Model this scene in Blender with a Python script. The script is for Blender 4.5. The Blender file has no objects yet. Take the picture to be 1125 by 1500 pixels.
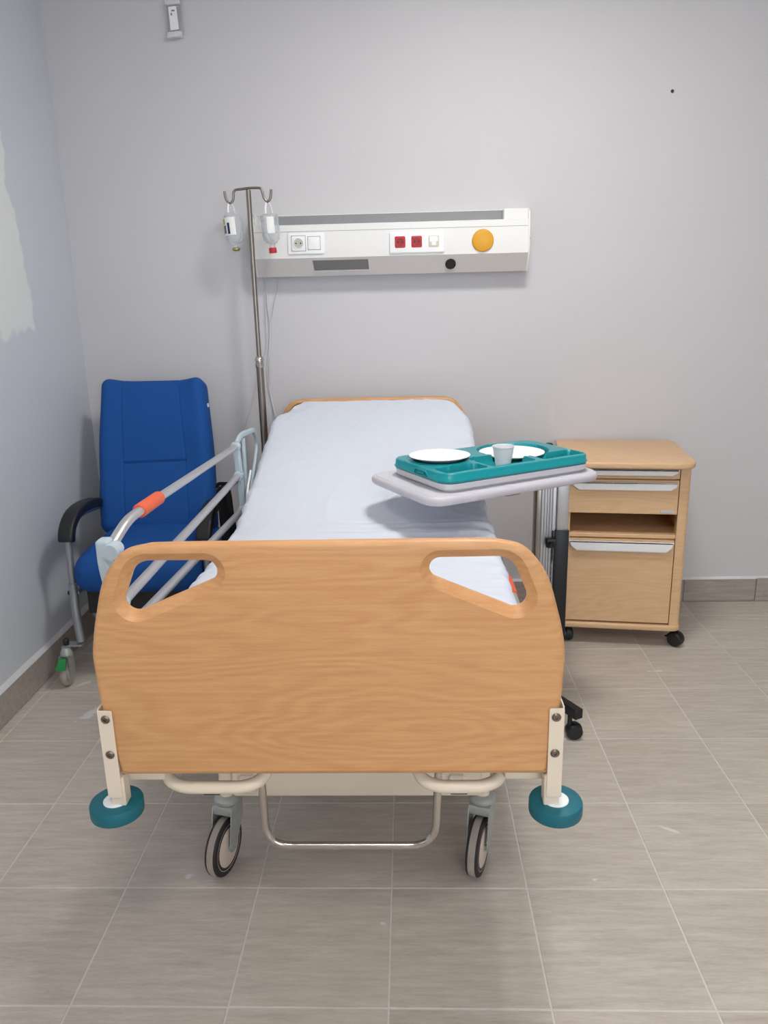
import bpy, bmesh, math, random
from mathutils import Vector, Matrix, noise
random.seed(7)
C = bpy.context.scene.collection
SC = bpy.context.scene

# ------------------------------------------------------------------ camera
cam = bpy.data.objects.new('camera', bpy.data.cameras.new('camera'))
C.objects.link(cam)
R = Vector((0.99930828, 0.02919487, -0.02303519))
U = Vector((0.0143946, 0.26747173, 0.96345818))
F = Vector((-0.03428929, 0.96312332, -0.26686646))
cam.matrix_world = Matrix(((R.x, U.x, -F.x, 0.05838), (R.y, U.y, -F.y, -1.23056), (R.z, U.z, -F.z, 1.39102), (0, 0, 0, 1)))
cam.data.sensor_fit = 'VERTICAL'; cam.data.sensor_height = 36.0; cam.data.sensor_width = 27.0
cam.data.lens = 1120.17 / 1500 * 36; cam.data.clip_start = 0.02
SC.camera = cam

# ------------------------------------------------------------------ world, exposure
w = bpy.data.worlds.new('world'); SC.world = w; w.use_nodes = True
w.node_tree.nodes['Background'].inputs[0].default_value = (0.75, 0.86, 1.0, 1)
w.node_tree.nodes['Background'].inputs[1].default_value = 1.0
SC.view_settings.view_transform = 'Standard'; SC.view_settings.look = 'None'
SC.view_settings.exposure = -0.09; SC.view_settings.gamma = 1.0
SC.view_settings.use_curve_mapping = False
LAMPS = [((0.42, 0.82, 2.80), 60.0, (1.0, 0.98, 0.96), .22), ((-0.05, -1.45, 2.80), 27.0, (1.0, 0.95, 0.90), .27)]
# cool soft fill, added as daylight from an unseen window behind the viewer
wl = bpy.data.lights.new('window_fill', 'AREA'); wl.shape = 'RECTANGLE'; wl.size = 1.7; wl.size_y = 1.25
wl.energy = 50.0; wl.color = (0.86, 0.93, 1.0)
wo = bpy.data.objects.new('window_fill', wl); C.objects.link(wo)
wo.location = (1.0, -3.06, 1.62); wo.rotation_euler = (math.pi / 2, 0, 0)

# ------------------------------------------------------------------ materials
def srgb(r, g, b):
    f = lambda c: (c / 255 / 12.92) if c / 255 <= 0.04045 else ((c / 255 + 0.055) / 1.055) ** 2.4
    return (f(r), f(g), f(b), 1)
def new_mat(name):
    m = bpy.data.materials.new(name); m.use_nodes = True
    return m, m.node_tree, m.node_tree.nodes['Principled BSDF']
def N(nt, typ, **kw):
    n = nt.nodes.new(typ)
    for k, v in kw.items():
        if k[0] == '_': setattr(n, k[1:], v)
        else: n.inputs[k.replace('__', ' ')].default_value = v
    return n
def plain(name, col, rough=0.5, metal=0.0, var=0.06, scale=30, bump=0.0, bscale=200, spec=0.5, coat=0.0):
    m, nt, p = new_mat(name); L = nt.links.new
    tc = N(nt, 'ShaderNodeTexCoord')
    no = N(nt, 'ShaderNodeTexNoise', Scale=scale, Detail=4.0)
    L(tc.outputs['Object'], no.inputs['Vector'])
    mx = N(nt, 'ShaderNodeMix', _data_type='RGBA')
    mx.inputs[6].default_value = tuple(c * (1 - var) for c in col[:3]) + (1,)
    mx.inputs[7].default_value = tuple(min(1, c * (1 + var)) for c in col[:3]) + (1,)
    L(no.outputs['Fac'], mx.inputs[0]); L(mx.outputs[2], p.inputs['Base Color'])
    p.inputs['Roughness'].default_value = rough; p.inputs['Metallic'].default_value = metal
    p.inputs['Specular IOR Level'].default_value = spec; p.inputs['Coat Weight'].default_value = coat
    if bump:
        b = N(nt, 'ShaderNodeTexNoise', Scale=bscale, Detail=3.0); L(tc.outputs['Object'], b.inputs['Vector'])
        bn = N(nt, 'ShaderNodeBump', Strength=bump, Distance=0.001)
        L(b.outputs['Fac'], bn.inputs['Height']); L(bn.outputs['Normal'], p.inputs['Normal'])
    return m
def wood(name, dark, light, rough=0.42, s=1.0):
    m, nt, p = new_mat(name); L = nt.links.new
    tc = N(nt, 'ShaderNodeTexCoord')
    mp = N(nt, 'ShaderNodeMapping'); mp.inputs['Scale'].default_value = (1.1 * s, 6 * s, 6.0 * s)
    L(tc.outputs['Object'], mp.inputs['Vector'])
    warp = N(nt, 'ShaderNodeTexNoise', Scale=1.3, Detail=2.0, Roughness=0.4); L(mp.outputs[0], warp.inputs['Vector'])
    # growth rings: many bands of a slow field give the long cathedral figure
    mul = N(nt, 'ShaderNodeMath', _operation='MULTIPLY'); mul.inputs[1].default_value = 120.0
    L(warp.outputs['Fac'], mul.inputs[0])
    sn = N(nt, 'ShaderNodeMath', _operation='SINE'); L(mul.outputs[0], sn.inputs[0])
    mp2 = N(nt, 'ShaderNodeMapping'); mp2.inputs['Scale'].default_value = (2.2 * s, 85 * s, 85 * s)
    L(tc.outputs['Object'], mp2.inputs['Vector'])
    fine = N(nt, 'ShaderNodeTexNoise', Scale=1.5, Detail=5.0, Roughness=0.6); L(mp2.outputs[0], fine.inputs['Vector'])
    mp3 = N(nt, 'ShaderNodeMapping'); mp3.inputs['Scale'].default_value = (28 * s, 400 * s, 420 * s)
    L(tc.outputs['Object'], mp3.inputs['Vector'])
    pore = N(nt, 'ShaderNodeTexNoise', Scale=1.5, Detail=2.0); L(mp3.outputs[0], pore.inputs['Vector'])
    a = N(nt, 'ShaderNodeMath', _operation='MULTIPLY_ADD'); a.inputs[1].default_value = 0.085; a.inputs[2].default_value = 0.0
    L(sn.outputs[0], a.inputs[0])
    b = N(nt, 'ShaderNodeMath', _operation='MULTIPLY_ADD'); b.inputs[1].default_value = 0.72
    L(fine.outputs['Fac'], b.inputs[0]); L(a.outputs[0], b.inputs[2])
    c = N(nt, 'ShaderNodeMath', _operation='MULTIPLY_ADD'); c.inputs[1].default_value = 0.45
    L(pore.outputs['Fac'], c.inputs[0]); L(b.outputs[0], c.inputs[2])
    rp = N(nt, 'ShaderNodeMapRange'); rp.inputs[1].default_value = 0.28; rp.inputs[2].default_value = 0.90
    L(c.outputs[0], rp.inputs[0])
    mx = N(nt, 'ShaderNodeMix', _data_type='RGBA'); mx.inputs[6].default_value = dark; mx.inputs[7].default_value = light
    L(rp.outputs[0], mx.inputs[0]); L(mx.outputs[2], p.inputs['Base Color'])
    p.inputs['Roughness'].default_value = rough
    return m
def wall_mat(name, col, patch=False):
    m, nt, p = new_mat(name); L = nt.links.new
    g = N(nt, 'ShaderNodeNewGeometry')
    no = N(nt, 'ShaderNodeTexNoise', Scale=1.4, Detail=5.0); L(g.outputs['Position'], no.inputs['Vector'])
    mx = N(nt, 'ShaderNodeMix', _data_type='RGBA')
    mx.inputs[6].default_value = tuple(c * 0.97 for c in col[:3]) + (1,); mx.inputs[7].default_value = tuple(c * 1.03 for c in col[:3]) + (1,)
    L(no.outputs['Fac'], mx.inputs[0]); out = mx.outputs[2]
    # scuffs: small pale blotches of old filler
    sc = N(nt, 'ShaderNodeTexNoise', Scale=5.0, Detail=8.0, Roughness=0.75); L(g.outputs['Position'], sc.inputs['Vector'])
    rr = N(nt, 'ShaderNodeMapRange'); rr.inputs[1].default_value = 0.66; rr.inputs[2].default_value = 0.74; rr.inputs[4].default_value = 0.35
    L(sc.outputs['Fac'], rr.inputs[0])
    m2 = N(nt, 'ShaderNodeMix', _data_type='RGBA'); m2.inputs[7].default_value = tuple(min(1, c * 1.18) for c in col[:3]) + (1,)
    L(rr.outputs[0], m2.inputs[0]); L(out, m2.inputs[6]); out = m2.outputs[2]
    if patch:
        # troweled filler patch: y below a ragged edge, z above its lower edge
        sp = N(nt, 'ShaderNodeSeparateXYZ'); L(g.outputs['Position'], sp.inputs[0])
        rag = N(nt, 'ShaderNodeTexNoise', Scale=9.0, Detail=6.0, Roughness=0.65); L(g.outputs['Position'], rag.inputs['Vector'])
        y1 = N(nt, 'ShaderNodeMath', _operation='MULTIPLY_ADD'); y1.inputs[1].default_value = 0.16; L(rag.outputs['Fac'], y1.inputs[0])
        L(sp.outputs['Y'], y1.inputs[2])
        z1 = N(nt, 'ShaderNodeMath', _operation='MULTIPLY_ADD'); z1.inputs[1].default_value = -0.10; z1.inputs[2].default_value = 1.965
        L(sp.outputs['Z'], z1.inputs[0])   # edge y + noise/2 ~ 1.81
        d = N(nt, 'ShaderNodeMath', _operation='SUBTRACT'); L(z1.outputs[0], d.inputs[0]); L(y1.outputs[0], d.inputs[1])
        my = N(nt, 'ShaderNodeMapRange'); my.inputs[1].default_value = 0.0; my.inputs[2].default_value = 0.012; L(d.outputs[0], my.inputs[0])
        zz = N(nt, 'ShaderNodeMath', _operation='MULTIPLY_ADD'); zz.inputs[1].default_value = 0.22; L(rag.outputs['Fac'], zz.inputs[0]); L(sp.outputs['Z'], zz.inputs[2])
        mz = N(nt, 'ShaderNodeMapRange'); mz.inputs[1].default_value = 1.41; mz.inputs[2].default_value = 1.44; L(zz.outputs[0], mz.inputs[0])
        mm = N(nt, 'ShaderNodeMath', _operation='MULTIPLY'); L(my.outputs[0], mm.inputs[0]); L(mz.outputs[0], mm.inputs[1])
        m3 = N(nt, 'ShaderNodeMix', _data_type='RGBA'); m3.inputs[7].default_value = srgb(226, 229, 227)
        L(mm.outputs[0], m3.inputs[0]); L(out, m3.inputs[6]); out = m3.outputs[2]
    L(out, p.inputs['Base Color'])
    b = N(nt, 'ShaderNodeTexNoise', Scale=260.0, Detail=3.0); L(g.outputs['Position'], b.inputs['Vector'])
    b2 = N(nt, 'ShaderNodeTexNoise', Scale=6.0, Detail=3.0); L(g.outputs['Position'], b2.inputs['Vector'])
    ad = N(nt, 'ShaderNodeMath', _operation='MULTIPLY_ADD'); ad.inputs[1].default_value = 4.0; L(b2.outputs['Fac'], ad.inputs[0]); L(b.outputs['Fac'], ad.inputs[2])
    bn = N(nt, 'ShaderNodeBump', Strength=0.35, Distance=0.0008); L(ad.outputs[0], bn.inputs['Height']); L(bn.outputs['Normal'], p.inputs['Normal'])
    p.inputs['Roughness'].default_value = 0.6; p.inputs['Specular IOR Level'].default_value = 0.3
    return m
SMEARS = [(-1.085, 1.165, 0.062, 0.022, 1.15), (-1.20, 1.39, 0.03, 0.010, 0.7), (0.745, 0.547, 0.030, 0.007, 2.6), (0.99, 1.455, 0.030, 0.008, 0.0), (0.50, 0.36, 0.007, 0.006, 0), (-0.515, 0.37, 0.014, 0.009, .5), (-0.83, 0.60, 0.02, 0.012, .9), (-0.10, -0.12, 0.012, 0.006, 0.3), (-0.02, 0.22, 0.008, 0.006, 0)]
def tile_mat(name, dark, light, smears=True):
    m, nt, p = new_mat(name); L = nt.links.new
    g = N(nt, 'ShaderNodeNewGeometry'); oi = N(nt, 'ShaderNodeObjectInfo')
    of = N(nt, 'ShaderNodeVectorMath', _operation='SCALE'); of.inputs[0].default_value = (7.3, 3.1, 5.7); L(oi.outputs['Random'], of.inputs['Scale'])
    ad = N(nt, 'ShaderNodeVectorMath', _operation='ADD'); L(g.outputs['Position'], ad.inputs[0]); L(of.outputs[0], ad.inputs[1])
    mp = N(nt, 'ShaderNodeMapping'); mp.inputs['Scale'].default_value = (4.0, 36, 36); L(ad.outputs[0], mp.inputs['Vector'])
    n1 = N(nt, 'ShaderNodeTexNoise', Scale=1.6, Detail=7.0, Roughness=0.68); L(mp.outputs[0], n1.inputs['Vector'])
    mp2 = N(nt, 'ShaderNodeMapping'); mp2.inputs['Scale'].default_value = (30, 160, 160); L(ad.outputs[0], mp2.inputs['Vector'])
    n2 = N(nt, 'ShaderNodeTexNoise', Scale=1.5, Detail=4.0, Roughness=0.7); L(mp2.outputs[0], n2.inputs['Vector'])
    a = N(nt, 'ShaderNodeMath', _operation='MULTIPLY_ADD'); a.inputs[1].default_value = 0.45; L(n2.outputs['Fac'], a.inputs[0]); L(n1.outputs['Fac'], a.inputs[2])
    a2 = N(nt, 'ShaderNodeMath', _operation='MULTIPLY_ADD'); a2.inputs[1].default_value = 0.10; L(oi.outputs['Random'], a2.inputs[0]); L(a.outputs[0], a2.inputs[2])
    r = N(nt, 'ShaderNodeMapRange'); r.inputs[1].default_value = 0.46; r.inputs[2].default_value = 0.98; L(a2.outputs[0], r.inputs[0])
    mx = N(nt, 'ShaderNodeMix', _data_type='RGBA'); mx.inputs[6].default_value = dark; mx.inputs[7].default_value = light
    L(r.outputs[0], mx.inputs[0]); out = mx.outputs[2]
    if smears:
        rag = N(nt, 'ShaderNodeTexNoise', Scale=45.0, Detail=4.0); L(g.outputs['Position'], rag.inputs['Vector'])
        total = None
        for (x, y, a_, b_, an) in SMEARS:
            t = N(nt, 'ShaderNodeMapping', _vector_type='TEXTURE'); t.inputs['Location'].default_value = (x, y, 0)
            t.inputs['Rotation'].default_value = (0, 0, an); t.inputs['Scale'].default_value = (a_, b_, 1)
            L(g.outputs['Position'], t.inputs['Vector'])
            ln = N(nt, 'ShaderNodeVectorMath', _operation='LENGTH'); L(t.outputs[0], ln.inputs[0])
            s = N(nt, 'ShaderNodeMath', _operation='MULTIPLY_ADD'); s.inputs[1].default_value = 2.6; L(rag.outputs['Fac'], s.inputs[0]); L(ln.outputs['Value'], s.inputs[2])
            q = N(nt, 'ShaderNodeMapRange'); q.inputs[1].default_value = 2.3; q.inputs[2].default_value = 1.9; q.inputs[3].default_value = 0; q.inputs[4].default_value = 0.85
            L(s.outputs[0], q.inputs[0])
            if total is None: total = q.outputs[0]
            else:
                mm = N(nt, 'ShaderNodeMath', _operation='MAXIMUM'); L(total, mm.inputs[0]); L(q.outputs[0], mm.inputs[1]); total = mm.outputs[0]
        m2 = N(nt, 'ShaderNodeMix', _data_type='RGBA'); m2.inputs[7].default_value = srgb(215, 215, 212)
        L(total, m2.inputs[0]); L(out, m2.inputs[6]); out = m2.outputs[2]
    L(out, p.inputs['Base Color'])
    rr = N(nt, 'ShaderNodeMapRange'); rr.inputs[3].default_value = 0.34; rr.inputs[4].default_value = 0.5; L(n1.outputs['Fac'], rr.inputs[0]); L(rr.outputs[0], p.inputs['Roughness'])
    bn = N(nt, 'ShaderNodeBump', Strength=0.25, Distance=0.0006); L(n2.outputs['Fac'], bn.inputs['Height']); L(bn.outputs['Normal'], p.inputs['Normal'])
    return m
def clear_mat(name, tint, rough=0.08, alpha=0.35):
    m, nt, p = new_mat(name); L = nt.links.new
    p.inputs['Base Color'].default_value = tint; p.inputs['Roughness'].default_value = rough
    tr = N(nt, 'ShaderNodeBsdfTransparent'); mix = N(nt, 'ShaderNodeMixShader')
    fr = N(nt, 'ShaderNodeLayerWeight', Blend=0.35)
    mr = N(nt, 'ShaderNodeMapRange'); mr.inputs[3].default_value = alpha * 0.5; mr.inputs[4].default_value = min(1, alpha * 2.2)
    L(fr.outputs['Facing'], mr.inputs[0]); L(mr.outputs[0], mix.inputs[0])
    L(tr.outputs[0], mix.inputs[1]); L(p.outputs[0], mix.inputs[2])
    L(mix.outputs[0], nt.nodes['Material Output'].inputs['Surface'])
    return m
def fabric(name, col, bs=700, bump=0.4, rough=0.85, var=0.08):
    return plain(name, col, rough=rough, var=var, scale=90, bump=bump, bscale=bs, spec=0.25)

def cup_mat():
    m, nt, p = new_mat('white_cup_plastic'); L = nt.links.new
    p.inputs['Base Color'].default_value = srgb(246, 246, 248); p.inputs['Roughness'].default_value = .35
    no = N(nt, 'ShaderNodeTexNoise', Scale=60.0); b = N(nt, 'ShaderNodeBump', Strength=0.05, Distance=0.0005); L(no.outputs['Fac'], b.inputs['Height']); L(b.outputs['Normal'], p.inputs['Normal'])
    t = N(nt, 'ShaderNodeBsdfTranslucent'); t.inputs['Color'].default_value = (.95, .95, .97, 1)
    mx = N(nt, 'ShaderNodeMixShader'); mx.inputs[0].default_value = .35; L(p.outputs[0], mx.inputs[1]); L(t.outputs[0], mx.inputs[2])
    L(mx.outputs[0], nt.nodes['Material Output'].inputs['Surface']); return m
MT = {}
MT['cup'] = cup_mat()
MT['wall'] = wall_mat('back_wall_paint', srgb(207, 205, 207))
MT['wall_left'] = wall_mat('left_wall_paint', srgb(206, 210, 217), patch=True)
MT['ceiling'] = plain('ceiling_paint', srgb(225, 224, 222), 0.8)
MT['tile'] = tile_mat('floor_tile', srgb(168, 157, 145), srgb(204, 194, 182))
MT['base_tile'] = tile_mat('skirting_tile', srgb(140, 130, 122), srgb(178, 168, 160), smears=False)
MT['grout'] = plain('grout', srgb(212, 206, 198), 0.8, var=0.12, scale=60)
MT['filler'] = plain('filler', srgb(215, 215, 215), 0.8, var=0.08)
MT['beech'] = wood('beech_board', srgb(200, 143, 92), srgb(222, 170, 118))
MT['beech_light'] = wood('beech_cabinet', srgb(210, 168, 124), srgb(226, 190, 149), s=0.9)
MT['cream'] = plain('cream_paint', srgb(234, 219, 198), 0.35, var=0.03, scale=12)
MT['teal_rubber'] = plain('teal_rubber', srgb(12, 104, 118), 0.45, var=0.15, scale=20)
MT['socket_shade'] = plain('socket_shade', srgb(196, 192, 184), 0.5)  # disc colour stands in for the shade inside the socket recess
MT['red_shade'] = plain('red_shade', srgb(150, 30, 38), 0.4)  # darker red carries the recess shade of the red sockets
MT['teal'] = plain('teal_plastic', srgb(8, 142, 150), 0.28, var=0.05)
MT['white'] = plain('white_plastic', srgb(244, 244, 244), 0.4, var=0.02)
MT['paper'] = plain('white_paper', srgb(244, 244, 242), 0.5, var=0.02)
MT['sheet'] = plain('white_sheet', srgb(214, 219, 230), 0.9, var=0.02, bump=0.25, bscale=900, spec=0.2)
MT['chrome'] = plain('chrome', srgb(200, 192, 186), 0.18, 1.0, var=0.05)
MT['steel'] = plain('brushed_steel', srgb(150, 142, 134), 0.3, 1.0, var=0.12, scale=80)
MT['alu'] = plain('aluminium', srgb(198, 198, 200), 0.4, 0.75, var=0.05)
MT['zinc'] = plain('zinc', srgb(180, 184, 180), 0.4, 0.45, var=0.2, scale=60)
MT['rail_plastic'] = plain('pale_blue_plastic', srgb(188, 204, 212), 0.42, var=0.03)
MT['orange'] = plain('orange_grip', srgb(232, 100, 60), 0.5, var=0.05)
MT['red'] = plain('red_plastic', srgb(190, 40, 48), 0.4, var=0.06)
MT['yellow'] = plain('yellow_plastic', srgb(222, 160, 22), 0.4, var=0.04)
MT['black'] = plain('black_plastic', srgb(26, 27, 30), 0.45, var=0.2)
MT['black_metal'] = plain('black_metal', srgb(22, 24, 30), 0.4, var=0.1)
MT['black_cloth'] = fabric('black_cloth', srgb(20, 20, 24), 500)
MT['rubber'] = plain('dark_rubber', srgb(42, 38, 38), 0.6, var=0.2)
MT['tyre'] = plain('grey_tyre', srgb(168, 158, 148), 0.6, var=0.2, scale=50)
MT['hub'] = plain('hub_plastic', srgb(216, 199, 186), 0.45, var=0.06)
MT['blue'] = fabric('blue_fabric', srgb(26, 80, 150), 900, 0.5, 0.8)
MT['chair_metal'] = plain('silver_paint', srgb(160, 164, 168), 0.35, 0.6, var=0.05)
MT['unit'] = plain('white_enamel', srgb(236, 235, 232), 0.4, var=0.02)
MT['unit_shaded'] = plain('shaded_enamel', srgb(212, 206, 202), 0.45, var=0.02)  # darker copy of the unit enamel; downward face's shade is in the colour
MT['strip'] = plain('grey_strip', srgb(140, 142, 144), 0.5, var=0.08, scale=15)
MT['dark_slot'] = plain('dark_slot', srgb(120, 118, 116), 0.5, var=0.08)
MT['laminate'] = plain('grey_laminate', srgb(206, 204, 210), 0.38, var=0.03)
MT['edge'] = plain('grey_edging', srgb(202, 198, 205), 0.42, var=0.04, scale=15)
MT['tray_grey'] = plain('light_grey_plastic', srgb(218, 216, 221), 0.45, var=0.03)
MT['green'] = plain('green_plastic', srgb(30, 132, 66), 0.5, var=0.1)
MT['brass'] = plain('brass', srgb(176, 160, 110), 0.3, 0.9)
MT['navy'] = plain('navy_print', srgb(30, 34, 90), 0.5)
MT['lime'] = plain('lime_print', srgb(190, 200, 60), 0.5)
MT['print_grey'] = plain('grey_print', srgb(110, 112, 120), 0.6)
MT['bolt'] = plain('bolt_steel', srgb(130, 118, 110), 0.35, 0.9)
MT['white_cable'] = plain('white_cable', srgb(205, 206, 208), 0.5)
MT['beige_socket'] = plain('beige_socket', srgb(214, 204, 184), 0.45, var=0.1, scale=200)
MT['clear'] = clear_mat('clear_bottle', srgb(214, 220, 226), 0.08, 0.38)
MT['clear_cover'] = clear_mat('clear_cover', srgb(214, 212, 218), 0.2, 0.6)

# ------------------------------------------------------------------ mesh helpers
def frame(path, up=Vector((0, 0, 1))):
    out = []; n = len(path)
    T = [((path[min(i + 1, n - 1)] - path[max(i - 1, 0)]).normalized()) for i in range(n)]
    side = T[0].cross(up)
    if side.length < 1e-3: side = T[0].cross(Vector((1, 0, 0)))
    side.normalize()
    for t in T:
        side = (side - t * side.dot(t)).normalized(); out.append((side, t.cross(side)))
    return out
def smooth_path(pts, n=8):
    pts = [Vector(p) for p in pts]; P = [pts[0] * 2 - pts[1]] + pts + [pts[-1] * 2 - pts[-2]]; o = []
    for i in range(1, len(P) - 2):
        for k in range(n):
            t = k / n; a, b, c, d = P[i - 1:i + 3]
            o.append(0.5 * ((2 * b) + (c - a) * t + (2 * a - 5 * b + 4 * c - d) * t * t + (3 * b - a - 3 * c + d) * t ** 3))
    o.append(pts[-1]); return o
def fillet(pts, r, n=7):
    """polyline with corners rounded by radius r (3-D)"""
    pts = [Vector(p) for p in pts]; o = [pts[0]]
    for i in range(1, len(pts) - 1):
        a, b, c = pts[i - 1:i + 2]; rr = r[i] if isinstance(r, (list, tuple)) else r
        d1 = (a - b); d2 = (c - b); L_ = min(rr, d1.length * 0.49, d2.length * 0.49)
        p, q = b + d1.normalized() * L_, b + d2.normalized() * L_
        for k in range(n + 1):
            t = k / n; o.append(p * (1 - t) ** 2 + b * 2 * t * (1 - t) + q * t * t)
    o.append(pts[-1]); return o
def rpoly(pts, rad, n=7):
    """closed 2-D polygon with rounded corners"""
    o = []; m = len(pts)
    for i in range(m):
        a, b, c = Vector(pts[i - 1]), Vector(pts[i]), Vector(pts[(i + 1) % m]); r = rad[i] if isinstance(rad, (list, tuple)) else rad
        d1, d2 = (a - b), (c - b); ang = d1.angle(d2); L_ = min(r / math.tan(ang / 2), d1.length * 0.49, d2.length * 0.49)
        if r < 1e-5: o.append(tuple(b)); continue
        p, q = b + d1.normalized() * L_, b + d2.normalized() * L_
        for k in range(n + 1):
            t = k / n; v = p * (1 - t) ** 2 + b * 2 * t * (1 - t) + q * t * t; o.append((v.x, v.y))
    return o
def inset(loop, d):
    """offset a closed CCW 2-D loop inward by d"""
    m = len(loop); o = []
    for i in range(m):
        a, b, c = Vector(loop[i - 1]), Vector(loop[i]), Vector(loop[(i + 1) % m])
        t = (c - a).normalized(); o.append((b.x - t.y * d, b.y + t.x * d))
    return o
def ccw(l):
    a = sum(l[i - 1][0] * l[i][1] - l[i][0] * l[i - 1][1] for i in range(len(l)))
    return l if a > 0 else l[::-1]

class M:
    def __init__(s): s.bm = bmesh.new()
    def box(s, x0, x1, y0, y1, z0, z1, r=0.0, seg=2, rot=None):
        g = bmesh.ops.create_cube(s.bm, size=1.0)['verts']
        c = Vector(((x0 + x1) / 2, (y0 + y1) / 2, (z0 + z1) / 2)); sz = (abs(x1 - x0), abs(y1 - y0), abs(z1 - z0))
        for v in g: v.co = Vector((v.co.x * sz[0], v.co.y * sz[1], v.co.z * sz[2]))
        if r > 0:
            es = list({e for v in g for e in v.link_edges})
            res = bmesh.ops.bevel(s.bm, geom=es, offset=min(r, min(sz) * 0.49), segments=seg, profile=0.5, affect='EDGES', clamp_overlap=True)
            g = list({v for f in res['faces'] for v in f.verts} | {v for v in g if v.is_valid})
        for v in g: v.co = (rot @ v.co if rot else v.co) + c
        return s
    def ring_skin(s, rings, closed=True, cap=True):
        vs = [[s.bm.verts.new(p) for p in r] for r in rings]; m = len(rings[0])
        for a, b in zip(vs, vs[1:]):
            for i in range(m if closed else m - 1):
                j = (i + 1) % m
                try: s.bm.faces.new((a[i], a[j], b[j], b[i]))
                except ValueError: pass
        if cap and closed:
            for r in (vs[0][::-1], vs[-1]):
                try: s.bm.faces.new(r)
                except ValueError: pass
        return s
    def tube(s, path, r, n=14, ry=None, up=Vector((0, 0, 1))):
        path = [Vector(p) for p in path]; fr = frame(path, up); rings = []
        for k, (p, (a, b)) in enumerate(zip(path, fr)):
            rr = r[k] if isinstance(r, (list, tuple)) else r; r2 = ry if ry else rr
            rings.append([p + a * math.cos(2 * math.pi * i / n) * rr + b * math.sin(2 * math.pi * i / n) * r2 for i in range(n)])
        return s.ring_skin(rings)
    def sweep(s, path, section, up=Vector((0, 0, 1)), scale=None):
        path = [Vector(p) for p in path]; fr = frame(path, up)
        rings = []
        for k, (p, (a, b)) in enumerate(zip(path, fr)):
            q = scale[k] if scale else 1.0
            rings.append([p + a * x * q + b * y * q for x, y in section])
        return s.ring_skin(rings)
    def lathe(s, prof, c=(0, 0, 0), axis='z', n=32, mat=None):
        c = Vector(c); rings = []
        for r, h in prof:
            ring = []
            for i in range(n):
                t = 2 * math.pi * i / n; x, y = r * math.cos(t), r * math.sin(t)
                p = {'z': Vector((x, y, h)), 'x': Vector((h, x, y)), 'y': Vector((x, -h, y))}[axis]
                if mat: p = mat @ p
                ring.append(c + p)
            rings.append(ring)
        return s.ring_skin(rings)
    def prism(s, loop, h0, h1, bev=0.0, fn=lambda x, y, z: (x, y, z), seg=3):
        """rounded slab: loop is 2-D, extruded between h0 and h1, mapped by fn"""
        loop = ccw(loop); rings = []
        if bev > 0:
            for k in range(seg + 1):
                t = k / seg * math.pi / 2; rings.append((bev * (1 - math.sin(t)), h0 + bev * (1 - math.cos(t))))
            for k in range(seg, -1, -1):
                t = k / seg * math.pi / 2; rings.append((bev * (1 - math.sin(t)), h1 - bev * (1 - math.cos(t))))
        else: rings = [(0, h0), (0, h1)]
        return s.ring_skin([[Vector(fn(x, y, h)) for x, y in (inset(loop, d) if d > 1e-9 else loop)] for d, h in rings])
    def rbox(s, h, r, n, deform=lambda p: p, c=(0, 0, 0)):
        """rounded box surface with dense grid; h half sizes, r radius, n counts per axis; deform maps each point"""
        ax = []
        for k in range(3):
            L_ = h[k]; m = 5
            core = [(-(L_ - r) + 2 * (L_ - r) * i / n[k]) for i in range(n[k] + 1)]
            edge = [L_ - r + r * math.tan(math.pi / 4 * i / m) for i in range(1, m + 1)]
            ax.append([-e for e in edge[::-1]] + core + edge)
        cache = {}
        def V(i, j, k):
            key = (i, j, k)
            if key not in cache:
                P = Vector((ax[0][i], ax[1][j], ax[2][k])); I = Vector([max(-(h[q] - r), min(h[q] - r, P[q])) for q in range(3)])
                d = P - I
                if d.length > 1e-9: P = I + d.normalized() * r
                cache[key] = s.bm.verts.new(Vector(c) + Vector(deform(P)))
            return cache[key]
        a, b, e = len(ax[0]) - 1, len(ax[1]) - 1, len(ax[2]) - 1
        for K, fl in ((0, 1), (e, 0)):
            for i in range(a):
                for j in range(b):
                    q = [V(i, j, K), V(i + 1, j, K), V(i + 1, j + 1, K), V(i, j + 1, K)]; s.bm.faces.new(q[::-1] if fl else q)
        for K, fl in ((0, 0), (b, 1)):
            for i in range(a):
                for j in range(e):
                    q = [V(i, K, j), V(i + 1, K, j), V(i + 1, K, j + 1), V(i, K, j + 1)]; s.bm.faces.new(q[::-1] if fl else q)
        for K, fl in ((0, 1), (a, 0)):
            for i in range(b):
                for j in range(e):
                    q = [V(K, i, j), V(K, i + 1, j), V(K, i + 1, j + 1), V(K, i, j + 1)]; s.bm.faces.new(q[::-1] if fl else q)
        return s

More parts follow.
